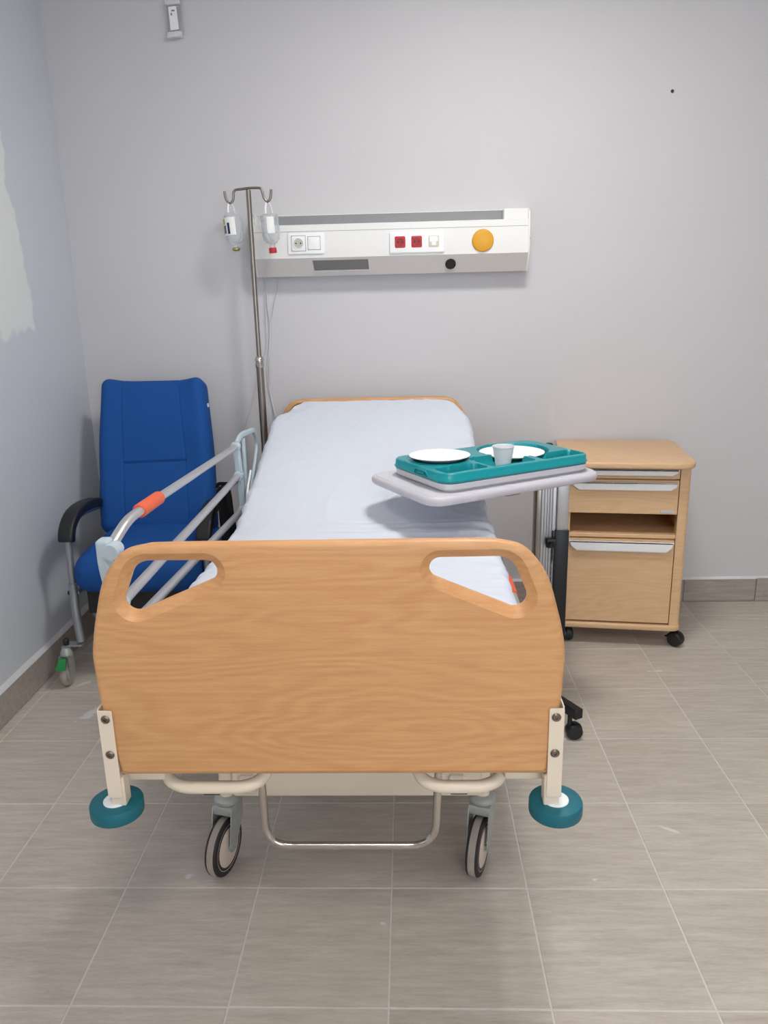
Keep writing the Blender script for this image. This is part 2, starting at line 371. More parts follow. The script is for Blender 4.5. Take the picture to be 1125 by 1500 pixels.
POS = {}
def obj(name, m, mat, parent=None, label=None, angle=35, center=True):
    bm = m.bm if isinstance(m, M) else m
    bmesh.ops.recalc_face_normals(bm, faces=bm.faces)
    co = [v.co for v in bm.verts]
    c = sum(co, Vector()) / len(co)
    mn = Vector([min(v[k] for v in co) for k in range(3)]); mx_ = Vector([max(v[k] for v in co) for k in range(3)])
    c = (mn + mx_) / 2
    if parent is None: c.z = mn.z
    for v in bm.verts: v.co -= c
    me = bpy.data.meshes.new(name); bm.to_mesh(me); bm.free()
    for p in me.polygons: p.use_smooth = True
    me.set_sharp_from_angle(angle=math.radians(angle))
    me.materials.append(MT[mat])
    o = bpy.data.objects.new(name, me); C.objects.link(o)
    if parent is not None:
        o.parent = parent; o.location = c - POS[parent.name]
    else: o.location = c
    POS[o.name] = c
    if label: o['label'] = label
    return o
def root(name, label, cat, loc, rz=0.0, group=None, local=False):
    """Empty at the thing's base. local=True: the children's coordinates are in the root's own frame"""
    o = bpy.data.objects.new(name, None); C.objects.link(o); o.empty_display_size = 0.1
    o.location = loc; o.rotation_euler = (0, 0, rz); o['label'] = label; o['category'] = cat
    if group: o['group'] = group
    POS[o.name] = Vector((0, 0, 0)) if local else Vector(loc)
    return o
def tag(o, label, cat, group=None):
    o['label'] = label; o['category'] = cat
    if group: o['group'] = group
    return o
def struct(o): o['kind'] = 'structure'; return o

# ------------------------------------------------------------------ the room
XL, XR, YB, YF, H = -1.368, 2.60, 2.156, -3.0, 2.80
S = 0.33
floor = struct(obj('floor', M().box(XL - .1, XR + .1, YF - .1, YB + .1, -0.06, -0.0012), 'grout'))
# tiles: one object each, sharing mesh where the tile is whole
def tile_mesh(x0, x1, y0, y1):
    g = 0.0022
    m = M(); m.prism([(x0 + g, y0 + g), (x1 - g, y0 + g), (x1 - g, y1 - g), (x0 + g, y1 - g)], -0.006, 0.0, 0.0008, seg=1)
    return m
full = None
for i in range(math.floor(XL / S), math.ceil(XR / S)):
    for j in range(-10, 7):
        x0, x1, y0, y1 = max(XL, i * S), min(XR, (i + 1) * S), max(YF, j * S), min(YB, (j + 1) * S)
        if x1 - x0 < .01 or y1 - y0 < .01: continue
        whole = x1 - x0 > S - 1e-6 and y1 - y0 > S - 1e-6
        if whole and full:
            o = full.copy(); C.objects.link(o)
            o.location = Vector(((x0 + x1) / 2, (y0 + y1) / 2, -0.003)) - POS[floor.name]
        else:
            o = obj('tile', tile_mesh(x0, x1, y0, y1), 'tile', floor)
            if whole: full = o
        o.location.z += random.uniform(-0.0003, 0.0003)
struct(obj('wall_back', M().box(XL - .1, XR + .1, YB, YB + .1, -.06, H), 'wall'))
struct(obj('wall_left', M().box(XL - .1, XL, YF, YB, -.06, H), 'wall_left'))
struct(obj('wall_right', M().box(XR, XR + .1, YF, YB, -.06, H), 'wall'))
m = M(); m.box(XL - .1, .30, YF - .1, YF, -.06, H); m.box(2.10, XR + .1, YF - .1, YF, -.06, H); m.box(.30, 2.10, YF - .1, YF, -.06, .95); m.box(.30, 2.10, YF - .1, YF, 2.28, H)
struct(obj('wall_front', m, 'wall'))
m = M(); m.box(.30, .35, YF - .08, YF - .02, .95, 2.28); m.box(2.05, 2.10, YF - .08, YF - .02, .95, 2.28); m.box(.30, 2.10, YF - .08, YF - .02, .95, 1.0); m.box(.30, 2.10, YF - .08, YF - .02, 2.23, 2.28); m.box(1.18, 1.22, YF - .075, YF - .025, 1.0, 2.23)
struct(obj('added_window_1', m, 'white'))  # unseen window, added as the opening for the fill light
struct(obj('ceiling', M().box(XL - .1, XR + .1, YF - .1, YB + .1, H, H + .1), 'ceiling'))
bb = struct(obj('baseboard_back', M().box(XL, XR, YB - .006, YB, 0, .104), 'grout'))
for x0 in [XL + .012] + [i * S + .005 for i in range(-4, 8)]:
    x1 = min(XR, (math.floor((x0 - .005) / S + .001) + 1) * S + .005)
    if x1 - x0 < .02: continue
    dz = random.uniform(-.0015, .0015) + (.003 if x0 > 1.6 else 0)
    obj('tile', M().box(x0 + .0018, x1 - .0018, YB - .013 - (.002 if x0 > 1.6 else 0), YB - .001, .002, .108 + dz, .001, 1), 'base_tile', bb)
bl = struct(obj('baseboard_left', M().box(XL, XL + .006, YF, YB, 0, .112), 'grout'))
y = YB - .014
while y > YF:
    y0 = max(YF, y - .66)
    obj('tile', M().box(XL + .001, XL + .013, y0 + .001, y - .001, .002, .116, .001, 1), 'base_tile', bl); y = y0
m = M(); n = 120; rings = []
for k in range(n + 1):
    yy = YF + (YB - YF) * k / n; a = .018 + .006 * noise.noise(Vector((0, yy * 3, 0)))
    rings.append([Vector((XL, yy, .112)), Vector((XL + .013, yy, .116)), Vector((XL + .011, yy, .120)), Vector((XL, yy, .116 + a))])
struct(obj('trim_1', m.ring_skin(rings), 'filler'))
m = M(); rings = []
for k in range(n + 1):
    xx = XL + (XR - XL) * k / n; a = .009 + .003 * noise.noise(Vector((xx * 4, 3, 0)))
    rings.append([Vector((xx, YB, .106)), Vector((xx, YB - .012, .109)), Vector((xx, YB - .010, .111)), Vector((xx, YB, .110 + a))])
struct(obj('trim_2', m.ring_skin(rings), 'filler'))
# ceiling lamps out of frame: one over the bed, one added as front fill
for k, (loc, st, colr, a) in enumerate(LAMPS):
    t = root('ceiling_light', ['square ceiling light panel above the middle of the bed', 'square fill light panel added on the ceiling behind the viewer'][k], 'ceiling light', loc)
    x, y, z = loc
    m = M()
    for q in ((x - a, x + a, y - a, y - a + .02), (x - a, x + a, y + a - .02, y + a), (x - a, x - a + .02, y - a, y + a), (x + a - .02, x + a, y - a, y + a)):
        m.box(*q, z - .03, z - .0005, .003, 1)
    obj('frame', m, 'white', t)
    em, nt, p = new_mat('lamp_diffuser_%s' % 'abc'[k]); p.inputs['Base Color'].default_value = (1, 1, 1, 1)
    p.inputs['Emission Color'].default_value = colr + (1,); p.inputs['Emission Strength'].default_value = st
    MT['lamp'] = em
    obj('diffuser', M().box(x - a + .02, x + a - .02, y - a + .02, y + a - .02, z - .024, z - .016), 'lamp', t)

# ------------------------------------------------------------------ bed
BX = -0.0965
bed = root('hospital_bed', 'wheeled hospital bed with beech head and foot boards and cream metal frame', 'bed', (BX, 1.05, 0))
def board(y0, y1, holes=True):
    half = [(.403, .531), (.4105, .58), (.4185, .625), (.4245, .68), (.4275, .74), (.428, .78), (.4225, .816), (.413, .856), (.396, .914), (.374, .952), (.345, .979), (.300, .990)]
    right = smooth_path([(a, b, 0) for a, b in half], 5); right = [(p.x, p.y) for p in right]
    top = [(.25, .991), (.15, .991), (0, .991)]
    outer = right + top; outer = outer + [(-a, b) for a, b in outer[::-1][1:]]
    outer = ccw([(BX + a, b) for a, b in outer])
    pts = []
    for cx_, cz_, r_ in ((-.2065, .9387, .0197), (-.3365, .8852, .0217), (-.305, .9215, .0373)):
        pts += [(cx_ + r_ * math.cos(2 * math.pi * k / 64), cz_ + r_ * math.sin(2 * math.pi * k / 64)) for k in range(64)]
    pts.sort(); lo_, up_ = [], []
    for seq, ch_ in ((pts, lo_), (pts[::-1], up_)):
        for p in seq:
            while len(ch_) > 1 and (ch_[-1][0] - ch_[-2][0]) * (p[1] - ch_[-2][1]) - (ch_[-1][1] - ch_[-2][1]) * (p[0] - ch_[-2][0]) <= 1e-12: ch_.pop()
            ch_.append(p)
    hl = lo_[:-1] + up_[:-1]
    hs = [ccw([(BX + a, b) for a, b in hl]), ccw([(BX - a, b) for a, b in hl])] if holes else []
    bm = bmesh.new()
    def skin(levels):
        vs = [[bm.verts.new((x, yy, z)) for x, z in lp] for lp, yy in levels]
        for a, b in zip(vs, vs[1:]):
            for i in range(len(a)):
                j = (i + 1) % len(a); bm.faces.new((a[i], a[j], b[j], b[i]))
        return vs[0], vs[-1]
    t = y1 - y0
    fr, bk = [], []
    a, b = skin([(inset(outer, .011), y0), (inset(outer, .0055), y0 + .0018), (inset(outer, .0018), y0 + .0055), (outer, y0 + .011), (outer, y1 - .008), (inset(outer, .003), y1 - .003), (inset(outer, .008), y1)])
    fr.append(a); bk.append(b)
    for h in hs:
        a, b = skin([(inset(h, -.0165), y0), (inset(h, -.0160), y0 + .0006), (inset(h, -.0015), y0 + .0105), (h, y0 + .0125), (h, y1 - .006), (inset(h, -.006), y1)])
        fr.append(a); bk.append(b)
    for grp in (fr, bk):
        es = []
        for lp in grp:
            for i in range(len(lp)):
                es.append(bm.edges.get((lp[i - 1], lp[i])))
        bmesh.ops.triangle_fill(bm, use_beauty=True, use_dissolve=False, edges=es)
    return bm
obj('footboard', board(0.02, 0.048), 'beech', bed, angle=29)
obj('headboard', board(2.035, 2.063), 'beech', bed, angle=29)
for s in (-1, 1):
    xo = BX + s * .428; xi = xo - s * .026
    # bracket: flat flange on the board's face with a side flange going back
    m = M()
    xa, xb = sorted((xo + s * .0015, xi))
    m.prism(rpoly([(xa, .486), (xb, .486), (xb, .672), (xa, .672)], [.001, .001, .006 if s < 0 else .001, .006 if s > 0 else .001] if False else .004), 0, .003, .0008, fn=lambda x, z, h: (x, .0185 - .003 + h, z), seg=1)
    m.box(*sorted((xo + s * .0015, xo - s * .0015)), .018, .052, .486, .675, .0008, 1)
    br = obj('corner_bracket', m, 'cream', bed)
    obj('corner_post', M().box(*sorted((xo - s * .002, xo - s * .030)), .0185, .048, .466, .5285, .002, 1), 'cream', br)
    for z in (.655, .581):
        m = M(); m.lathe([(.0, .0), (.0075, .0), (.0085, .0015), (.0085, .002), (.0055, .0045), (.003, .0045), (.0025, .002), (0, .002)][::1], (BX + s * .4145, .0157, z), 'y', 20)
        obj('bolt', m, 'bolt', br)
    # horizontal bumper wheel
    bw = obj('bumper_wheel', M().lathe([(.018, .439), (.047, .439), (.0497, .4405), (.0505, .443), (.0508, .453), (.0505, .4635), (.0492, .4665), (.0475, .4675), (.026, .4665), (.018, .4665)], (xo - s * .004, .036, 0), 'z', 48), 'teal_rubber', bed, 'teal rubber bumper wheel')
    obj('bumper_hub', M().lathe([(.0, .441), (.0245, .441), (.0245, .4680), (.023, .4695), (0, .4695)], (xo - s * .004, .036, 0), 'z', 32), 'white', bw)
    obj('frame_arm', M().box(*sorted((xo - s * .012, xo - s * .10)), .050, .085, .50, .528, .006, 2), 'cream', bed)
    obj('mattress_stop', M().box(*sorted((BX + s * .345, BX + s * .395)), .10, .118, .47, .53, .005, 2), 'rail_plastic', bed)
    # same corner at the head end
    b2 = obj('corner_bracket', M().box(*sorted((xo, xi)), 2.063, 2.066, .486, .672, .001, 1), 'cream', bed)
    obj('bumper_wheel', M().lathe([(.018, .443), (.044, .443), (.0505, .451), (.0505, .459), (.045, .4665), (.018, .4665)], (xo - s * .004, 2.04, 0), 'z', 40), 'teal_rubber', bed)
# white bent pedal bars in front, below the board
for x0, x1, lean in ((BX - .332, BX - .138, 1), (BX + .165, BX + .325, 1)):
    m = M(); m.tube(fillet([(x0 - .01, .14, .545), (x0, .068, .492), (x0 + .035, .052, .484), (x1 - .035, .052, .484), (x1, .068, .492), (x1 + .008, .14, .545)], .03), .0125, 16)
    pb = obj('pedal_bar', m, 'cream', bed)
    obj('chip_mark', M().box((x0 + x1) / 2 - .02, (x0 + x1) / 2 + .012, .046, .058, .4705, .4725, .0005, 1), 'black', pb)
# chrome bedding holder
m = M(); m.tube(fillet([(BX - .158, .125, .56), (BX - .157, .125, .291), (BX + .197, .125, .291), (BX + .208, .125, .56)], .055, 9), .0082, 16)
obj('bedding_holder', m, 'chrome', bed)
# upper deck frame
m = M()
for s in (-1, 1): m.box(BX + s * .37 - .018, BX + s * .37 + .018, .05, 2.03, .535, .575, .004, 1)
for yy in (.075, .70, 1.08, 1.95): m.box(BX - .37, BX + .37, yy - .02, yy + .02, .54, .575, .004, 1)
obj('deck_frame', m, 'cream', bed)
for k in range(9):
    yy = .16 + k * .21
    zz = .585 if yy < 1.1 else .585 + (yy - 1.1) * .30
    obj('deck_slat', M().box(BX - .365, BX + .365, yy - .035, yy + .035, zz - .008, zz, .003, 1), 'cream', bed)
# lifting arms and base
m = M()
for s in (-1, 1): m.box(BX + s * .26 - .02, BX + s * .26 + .02, .40, 1.78, .215, .265, .005, 1)
m.box(BX - .30, BX + .325, .415, .46, .199, .292, .004, 1); m.box(BX - .30, BX + .325, 1.72, 1.765, .212, .292, .004, 1)
obj('base_frame', m, 'cream', bed)
for s in (-1, 1):
    for a, b in (((.55, .26), (.85, .55)), ((1.35, .26), (1.65, .55))):
        m = M(); m.tube([(BX + s * .2, a[0], a[1]), (BX + s * .2, b[0], b[1])], .018, 12); obj('lift_arm', m, 'cream', bed)
def bed_caster(x, y, yaw):
    m = M(); m.tube([(x, y, .192), (x, y, .30)], .0185, 20)
    c = obj('caster', m, 'cream', bed, 'cream tube over a zinc fork and grey wheel')
    rz = Matrix.Rotation(yaw, 3, 'Z'); o = Vector((x, y, 0))
    wc = o + rz @ Vector((0, -.040, .0725)); rm = rz
    def lx(prof, c0, n=40):
        m = M(); m.lathe(prof, c0, 'x', n, rm); return m
    m = M(); m.lathe([(.0, .178), (.026, .178), (.033, .182), (.034, .190), (.030, .195), (.024, .199), (0, .199)], (x, y, 0), 'z', 32)
    def bx(x0, x1, y0, y1, z0, z1, r=.003):
        cc = Vector(((x0 + x1) / 2, (y0 + y1) / 2, (z0 + z1) / 2)); m.box(-(x1 - x0) / 2, (x1 - x0) / 2, -(y1 - y0) / 2, (y1 - y0) / 2, -(z1 - z0) / 2, (z1 - z0) / 2, r, 2)
    k0 = len(m.bm.verts)
    def add(f):
        m.bm.verts.ensure_lookup_table(); before = set(m.bm.verts); f()
        for v in m.bm.verts:
            if v not in before: v.co = o + rz @ v.co
    add(lambda: m.box(-.028, .028, -.034, .026, .154, .180, .004, 2))
    for s in (-1, 1):
        add(lambda: m.prism(rpoly([(-.034, .172), (.026, .172), (.018, .13), (-.026, .062), (-.052, .062), (-.052, .085)], [.003, .004, .01, .012, .012, .02], 5), s * .0245, s * .0245 + s * .003, 0, fn=lambda a, b, h: (h, a, b)))
    add(lambda: m.box(-.026, .026, .012, .028, .120, .178, .003, 2))
    add(lambda: m.lathe([(0, -.030), (.007, -.030), (.007, .030), (0, .030)], (0, -.040, .0725), 'x', 12))
    obj('fork', m, 'zinc', c)
    obj('tread', lx([(.060, -.0090), (.0720, -.0088), (.0728, -.005), (.0730, 0), (.0728, .005), (.0720, .0088), (.060, .0090)], wc), 'tyre', c)
    m = M()
    for s in (-1, 1): m.lathe([(.058, s * .0150), (.0660, s * .0158), (.0700, s * .0145), (.0722, s * .0115), (.0722, s * .0086), (.058, s * .0085)], wc, 'x', 40, rm)
    obj('tyre_sidewall', m, 'rubber', c)
    m = M(); m.lathe([(0, -.0175), (.046, -.0170), (.0495, -.0155), (.0500, -.0140), (.0585, -.0152), (.0585, .0152), (.0500, .0140), (.0495, .0155), (.046, .0170), (0, .0175)], wc, 'x', 40, rm)
    obj('wheel_hub', m, 'hub', c)
bed_caster(BX - .318, .432, math.radians(-15))
bed_caster(BX + .325, .432, math.radians(-19))
bed_caster(BX - .318, 1.74, math.radians(12))
bed_caster(BX + .325, 1.74, math.radians(-30))
# left safety rail, raised
XRL = -.556
rail = M()
sec = rpoly([(-.0115, -.017), (.0115, -.017), (.0115, .017), (-.0115, .017)], .006, 4)
rail.sweep(smooth_path([(XRL - .022, .262, .925), (XRL - .022, .262, .87), (XRL - .014, .27, .78), (XRL - .005, .28, .66), (XRL + .005, .29, .56)], 6), sec, up=Vector((0, 1, 0)))
rail.rbox((.0145, .018, .014), .008, (2, 2, 2), c=(XRL - .020, .262, .915))
sr = obj('side_rail', rail, 'rail_plastic', bed, 'raised side rail with three tubes and an orange grip')
m = M(); m.sweep(smooth_path([(XRL, 1.425, .905), (XRL, 1.45, .80), (XRL, 1.48, .66), (XRL, 1.49, .58)], 6), sec, up=Vector((0, 1, 0)))
obj('rail_post', m, 'rail_plastic', sr)
top = fillet([(XRL - .008, .268, .912), (XRL, .345, .944), (XRL, .50, .941), (XRL, 1.425, .903)], .05)
obj('rail_tube', M().tube(top, .0125, 16, .0105), 'alu', sr)
obj('rail_tube', M().tube([(XRL, .262, .785), (XRL, 1.44, .796)], .0115, 16), 'alu', sr)
obj('rail_tube', M().tube([(XRL, .275, .716), (XRL, 1.475, .663)], .0115, 16), 'alu', sr)
obj('grip', M().tube([(XRL, .425, .9425), (XRL, .428, .9425), (XRL, .562, .9385), (XRL, .565, .9385)], [.0135, .0165, .0165, .0135], 20), 'orange', sr, 'orange grip')
for (yy, zz) in ((.262, .906), (.262, .785), (.276, .716), (1.425, .903), (1.442, .796), (1.472, .663)):
    m = M(); m.lathe([(.0, -.014), (.012, -.014), (.015, -.011), (.015, .011), (.012, .014), (0, .014)], (XRL, yy, zz), 'x', 20)
    m.tube([(XRL, yy - .028, zz), (XRL, yy + .01, zz)], .0165, 16); obj('rail_clip', m, 'rail_plastic', sr)
hs = rpoly([(-.006, -.010), (.006, -.010), (.006, .010), (-.006, .010)], .004, 3)
m = M(); m.sweep(fillet([(XRL + .004, 1.42, .915), (XRL + .004, 1.50, .932), (XRL + .004, 1.74, .912), (XRL + .004, 1.79, .84), (XRL + .004, 1.52, .62)], .06), hs, up=Vector((0, 1, 0)))
m.sweep([(XRL + .004, 1.535, .915), (XRL + .004, 1.535, .64)], hs, up=Vector((0, 1, 0)))
obj('rail_handle', m, 'rail_plastic', sr)
# right safety rail, folded down beside the mattress
XRR = .339
m = M(); m.sweep([(XRR, .15, .51), (XRR, .17, .432)], sec, up=Vector((0, 1, 0)))
sr2 = obj('side_rail', m, 'rail_plastic', bed, 'lowered side rail along the right side')
m = M(); m.sweep([(XRR, 1.45, .60), (XRR, 1.47, .41)], sec, up=Vector((0, 1, 0))); obj('rail_post', m, 'rail_plastic', sr2)
obj('rail_tube', M().tube(fillet([(XRR, .55, .50), (XRR, .64, .60), (XRR, 1.46, .60)], .05), .0095, 14), 'zinc', sr2)
obj('rail_tube', M().tube([(XRR, .155, .50), (XRR, 1.46, .50)], .0105, 14), 'alu', sr2)
obj('rail_tube', M().tube([(XRR, .16, .445), (XRR, 1.46, .445)], .0105, 14), 'alu', sr2)
obj('grip', M().tube([(XRR, .745, .60), (XRR, .88, .60)], .0125, 18), 'orange', sr2, 'orange grip')
# pole socket at the head corner and a thin white release rod
obj('pole_socket', M().tube([(-.562, 2.0, .40), (-.562, 2.0, .60)], .020, 20), 'cream', bed)
obj('socket_arm', M().box(-.56, BX - .35, 1.985, 2.015, .53, .56, .003, 1), 'cream', bed)
m = M(); m.tube(smooth_path([(-.525, 1.50, .80), (-.527, 1.44, .745), (-.523, 1.40, .70), (-.50, 1.40, .62)], 6), .004, 10); obj('release_rod', m, 'white', bed)

# mattress with the sheet pulled over it
def bump(x, c, w): return math.exp(-((x - c) / w) ** 2)
ML0, ML1 = .075, 2.028
def mat_def(p):
    # p in box half sizes (.405,.9765,.065), centre at y=(ML0+ML1)/2
    y = p.y + (ML0 + ML1) / 2; x = p.x; z = p.z
    k = max(0, y - 1.06); sl = .305
    rise = sl * (k - .07 * (1 - math.exp(-k / .07)))
    # plan: corners cut at the head end
    w = 1.0
    if y > 1.80:
        t = (y - 1.80) / .23; w = 1 - (.30 if x < 0 else .19) * t ** 1.9
    xx = x * w
    side = max(0, (abs(x) - .33) / .075)
    up = (z + .065) / .13
    # gathers of the sheet along the edges
    q = noise.noise(Vector((3.1 if x > 0 else 8.2, y * 17, z * 6))) + .5 * noise.noise(Vector((1.7 if x > 0 else 4.4, y * 43, z * 12)))
    xx += math.copysign(.012 * side * q, x)
    zz = z + rise
    e = max(0, (abs(x) - .30) / .105)
    zz += up * .007 * q * min(1, e)
    zz -= up * .012 * e ** 3
    # creases across at the hip joint, fading to the left
    R_ = 1 / (1 + math.exp(-(x - (-.02)) / .06))
    wob = .010 * noise.noise(Vector((x * 5, 0, 2)))
    zz += up * R_ * (-.010 * bump(y, 1.075 + wob, .012) + .008 * bump(y, 1.045 + wob, .016) - .009 * bump(y, .985 + wob * 1.5 - .05 * x, .010) + .007 * bump(y, .955 + wob, .018))
    # diagonal pulls on the right of the back rest
    dq = noise.noise(Vector(((y - 1.1) * 6 - x * 14, (x + y) * 3, 5)))
    zz += up * .010 * dq * bump(y, 1.2, .16) * (1 / (1 + math.exp(-(x - .05) / .08)))
    rg = 1 - abs(noise.noise(Vector(((y - 1.1) * 4.5 - x * 9, (x + y) * 2.2, 3.3))) ) * 1.0
    zz += up * .007 * max(0, rg) ** 14 * (.25 + .75 * bump(y, 1.12, .22) / (1 + math.exp(-(x + .05) / .1)))
    rg2 = 1 - abs(noise.noise(Vector((x * 5 + y * 3, y * 5 - x * 2, 7.1))))
    zz += up * .0022 * max(0, rg2) ** 22
    # slack and fine creases
    zz += up * (.003 * noise.noise(Vector((x * 4, y * 4, 1))) + .002 * noise.noise(Vector((x * 16, y * 9, 6))))
    zz += up * .005 * noise.noise(Vector((x * 10, y * 22, 9))) * min(1, e + .15)
    return (xx, p.y, zz)
m = M(); m.rbox((.405, (ML1 - ML0) / 2, .065), .028, (110, 260, 5), mat_def, (BX + .0, (ML0 + ML1) / 2, .652))
tag(obj('mattress', m, 'sheet', None, angle=180), 'mattress in a white fitted sheet on the bed, head end slightly raised', 'mattress')

# ------------------------------------------------------------------ overbed table
TH = math.radians(30.0)
tu = Vector((math.cos(TH), math.sin(TH), 0)); tv = Vector((-math.sin(TH), math.cos(TH), 0)); T0 = Vector((.158, .868, 0))
def tw(u, v, z=0): return T0 + tu * u + tv * v + Vector((0, 0, z))
tab = root('overbed_table', 'grey overbed table on a wheeled black base, swung over the bed', 'table', T0, TH, local=True)
loop = rpoly([(-.062, -.026), (.578, -.026), (.578, .375), (-.062, .375)], .065, 9)
obj('tabletop', M().prism(loop, .829, .857, .012, seg=4), 'edge', tab)
inner = rpoly([(-.050, -.014), (.566, -.014), (.566, .363), (-.050, .363)], .053, 9)
obj('top_panel', M().prism(inner, .850, .8585, .001, seg=1), 'laminate', tab)
# column: local frame of the table
def tl(x, y):
    d = Vector((x, y, 0)) - T0; return (d.dot(tu), d.dot(tv))
cu, cv = tl(.545, 1.435)
ci = Matrix.Rotation(-TH, 3, 'Z')
def colbox(m, x0, x1, y0, y1, z0, z1, r=.003):
    """box aligned with the room, placed in the table's frame"""
    c = Vector(((x0 + x1) / 2, (y0 + y1) / 2, 0)); u_, v_ = tl(c.x, c.y)
    m.box(u_ - (x1 - x0) / 2, u_ + (x1 - x0) / 2, v_ - (y1 - y0) / 2, v_ + (y1 - y0) / 2, z0, z1, r, 2, rot=ci)
m = M(); colbox(m, .505, .535, 1.40, 1.47, .12, .815)
col = obj('column', m, 'steel', tab)
m = M()
for k in range(4): colbox(m, .5225 + k * .0098, .5285 + k * .0098, 1.392, 1.398, .12, .815, .002)
colbox(m, .520, .562, 1.398, 1.462, .12, .815)
obj('ribbed_profile', m, 'alu', col)
m = M(); colbox(m, .578, .618, 1.392, 1.452, .575, .815); colbox(m, .562, .577, 1.40, 1.46, .12, .815)
obj('inner_post', m, 'alu', col, 'smooth silver upper post')
m = M(); colbox(m, .572, .622, 1.386, 1.458, .10, .588); colbox(m, .562, .5722, 1.40, 1.46, .12, .588)
obj('outer_post', m, 'black_metal', col, 'black lower post')
m = M(); colbox(m, .538, .562, 1.42, 1.45, .815, .895, .006)
obj('column_cap', m, 'black', col)
m = M(); colbox(m, .538, .575, 1.360, 1.386, .530, .565, .006)
u_, v_ = tl(.552, 1.37); m.prism(rpoly([(u_ - .030, v_ - .035), (u_ + .01, v_ - .012), (u_ + .02, v_ + .01), (u_, v_ + .012)], .004, 3), .540, .555, .003)
obj('height_lever', m, 'black', col)
m = M(); m.box(.25, cu + .03, cv - .03, cv + .015, .795, .829, .004, 1); m.box(.25, .31, .05, cv, .805, .829, .004, 1)
obj('support_arm', m, 'black_metal', tab)
fu, fv = tl(.607, .985)
m = M()
m.box(fu - .034, fu - .002, fv, fv + .66, .078, .112, .003, 1)
obj('foot_bar', m, 'black_metal', tab)
m = M(); m.box(fu - .02, cu + .03, cv - .025, cv + .025, .080, .115, .003, 1); obj('cross_bar', m, 'black_metal', tab)
m = M(); m.box(fu - .45, fu - .03, cv - .02, cv + .012, .080, .110, .003, 1); obj('foot_bar', m, 'black_metal', tab)
def twin_caster(par, x, y, r, ang, mat='black', ztop=None):
    ztop = ztop or r * 2 + .02
    rm = Matrix.Rotation(ang, 3, 'Z'); m = M()
    m.tube([(x, y, r), (x, y, ztop)], r * .28, 12)
    cc = Vector((x, y, r)) + rm @ Vector((0, -r * .55, 0))
    m.lathe([(0, -r * .16), (r * .98, -r * .16), (r * .98, r * .16), (0, r * .16)], cc + Vector((0, 0, r * .15)), 'x', 20, rm)
    c = obj('caster', m, mat, par)
    for s in (-1, 1):
        m = M(); m.lathe([(0, s * r * .72), (r * .55, s * r * .78), (r * .82, s * r * .72), (r * .98, s * r * .52), (r, s * r * .35), (r * .97, s * r * .2), (0, s * r * .2)], cc, 'x', 28, rm)
        obj('wheel', m, mat, c)
    return c, cc, rm
twin_caster(tab, fu - .030, fv + .03, .027, math.radians(60), ztop=.08)
twin_caster(tab, fu - .018, fv + .63, .027, math.radians(20), ztop=.08)
twin_caster(tab, fu - .43, cv, .027, math.radians(80), ztop=.08)

# ------------------------------------------------------------------ trays, plates, cup
g = root('base_tray', 'light grey lower tray on the overbed table, under the teal tray', 'tray', T0 + Vector((0, 0, .8588)), TH, local=True)
gl = rpoly([(.0, 0), (.543, 0), (.543, .315), (0, .315)], .045, 8)
m = M(); L0 = ccw(gl)
m.ring_skin([[Vector((x, y, .0 + h)) for x, y in inset(L0, d)] for d, h in ((.03, .0), (.013, .0), (.012, .0042), (.006, .0050), (.003, .0075), (.001, .020), (.0, .0225), (0, .0245), (.004, .025), (.05, .025))])
obj('tray_body', m, 'tray_grey', g)
tray = root('meal_tray', 'teal compartment meal tray holding two white plates and a cup', 'tray', T0 + Vector((0, 0, .8840)), TH, local=True)
# teal tray: height field with wells, in the tray's frame
TW, TD, TZ = .551, .323, .030
def sd_box(u, v, u0, u1, v0, v1, r):
    qx = abs(u - (u0 + u1) / 2) - (u1 - u0) / 2 + r; qy = abs(v - (v0 + v1) / 2) - (v1 - v0) / 2 + r
    return math.hypot(max(qx, 0), max(qy, 0)) + min(max(qx, qy), 0) - r
def well(d, depth, wall=.006):
    if d >= .0: return 0.0
    t = min(1, -d / wall); return depth * (t * t * (3 - 2 * t))
def tray_h(u, v):
    z = TZ
    d1 = math.hypot(u - .105, v - .195)
    w1 = max(well(sd_box(u, v, .015, .165, .016, .090, .016), .026), well(d1 - .083, .020) if d1 < .083 else 0)
    # raised double ring round the left well
    z += .0035 * bump(d1, .088, .004) + .002 * bump(d1, .108, .0035)
    d2 = math.hypot(u - .385, v - .195)
    w2 = min(d2 - .116, sd_box(u, v, .178, .345, .018, .16, .016))
    w2 = well(w2, .0235)
    w3 = well(sd_box(u, v, .366, .532, .016, .092, .014), .023)
    z -= max(w1, w2, w3)
    dd = min(abs(sd_box(u, v, .015, .165, .016, .090, .016) + .001), abs(min(d2 - .116, sd_box(u, v, .178, .345, .018, .16, .016)) + .001), abs(sd_box(u, v, .366, .532, .016, .092, .014) + .001))
    z += .0012 * bump(dd, 0, .0022)
    return z
nu, nv = 190, 120
m = M(); bm = m.bm; grid = []
outer = sd_box
for j in range(nv + 1):
    row = []
    for i in range(nu + 1):
        a, b = i / nu * 2 - 1, j / nv * 2 - 1
        hu, hv, r = TW / 2 - .004, TD / 2 - .004, .045
        x, yv = a * hu, b * hv
        # pull the four corners in to a rounded rectangle
        cx, cy = max(abs(x) - (hu - r), 0), max(abs(yv) - (hv - r), 0)
        if cx > 0 and cy > 0:
            mxq = max(cx, cy); ln = math.hypot(cx, cy); k = mxq / ln
            x = math.copysign(hu - r + cx * k, x); yv = math.copysign(hv - r + cy * k, yv)
        u_, v_ = x + TW / 2 - .004, yv + TD / 2 - .004
        z = tray_h(u_, v_)
        ed = min(1, (min(1 - abs(a), 1 - abs(b)) * min(hu, hv)) / .003)
        row.append(bm.verts.new((u_, v_, z - .0015 * (1 - ed) ** 2)))
    grid.append(row)
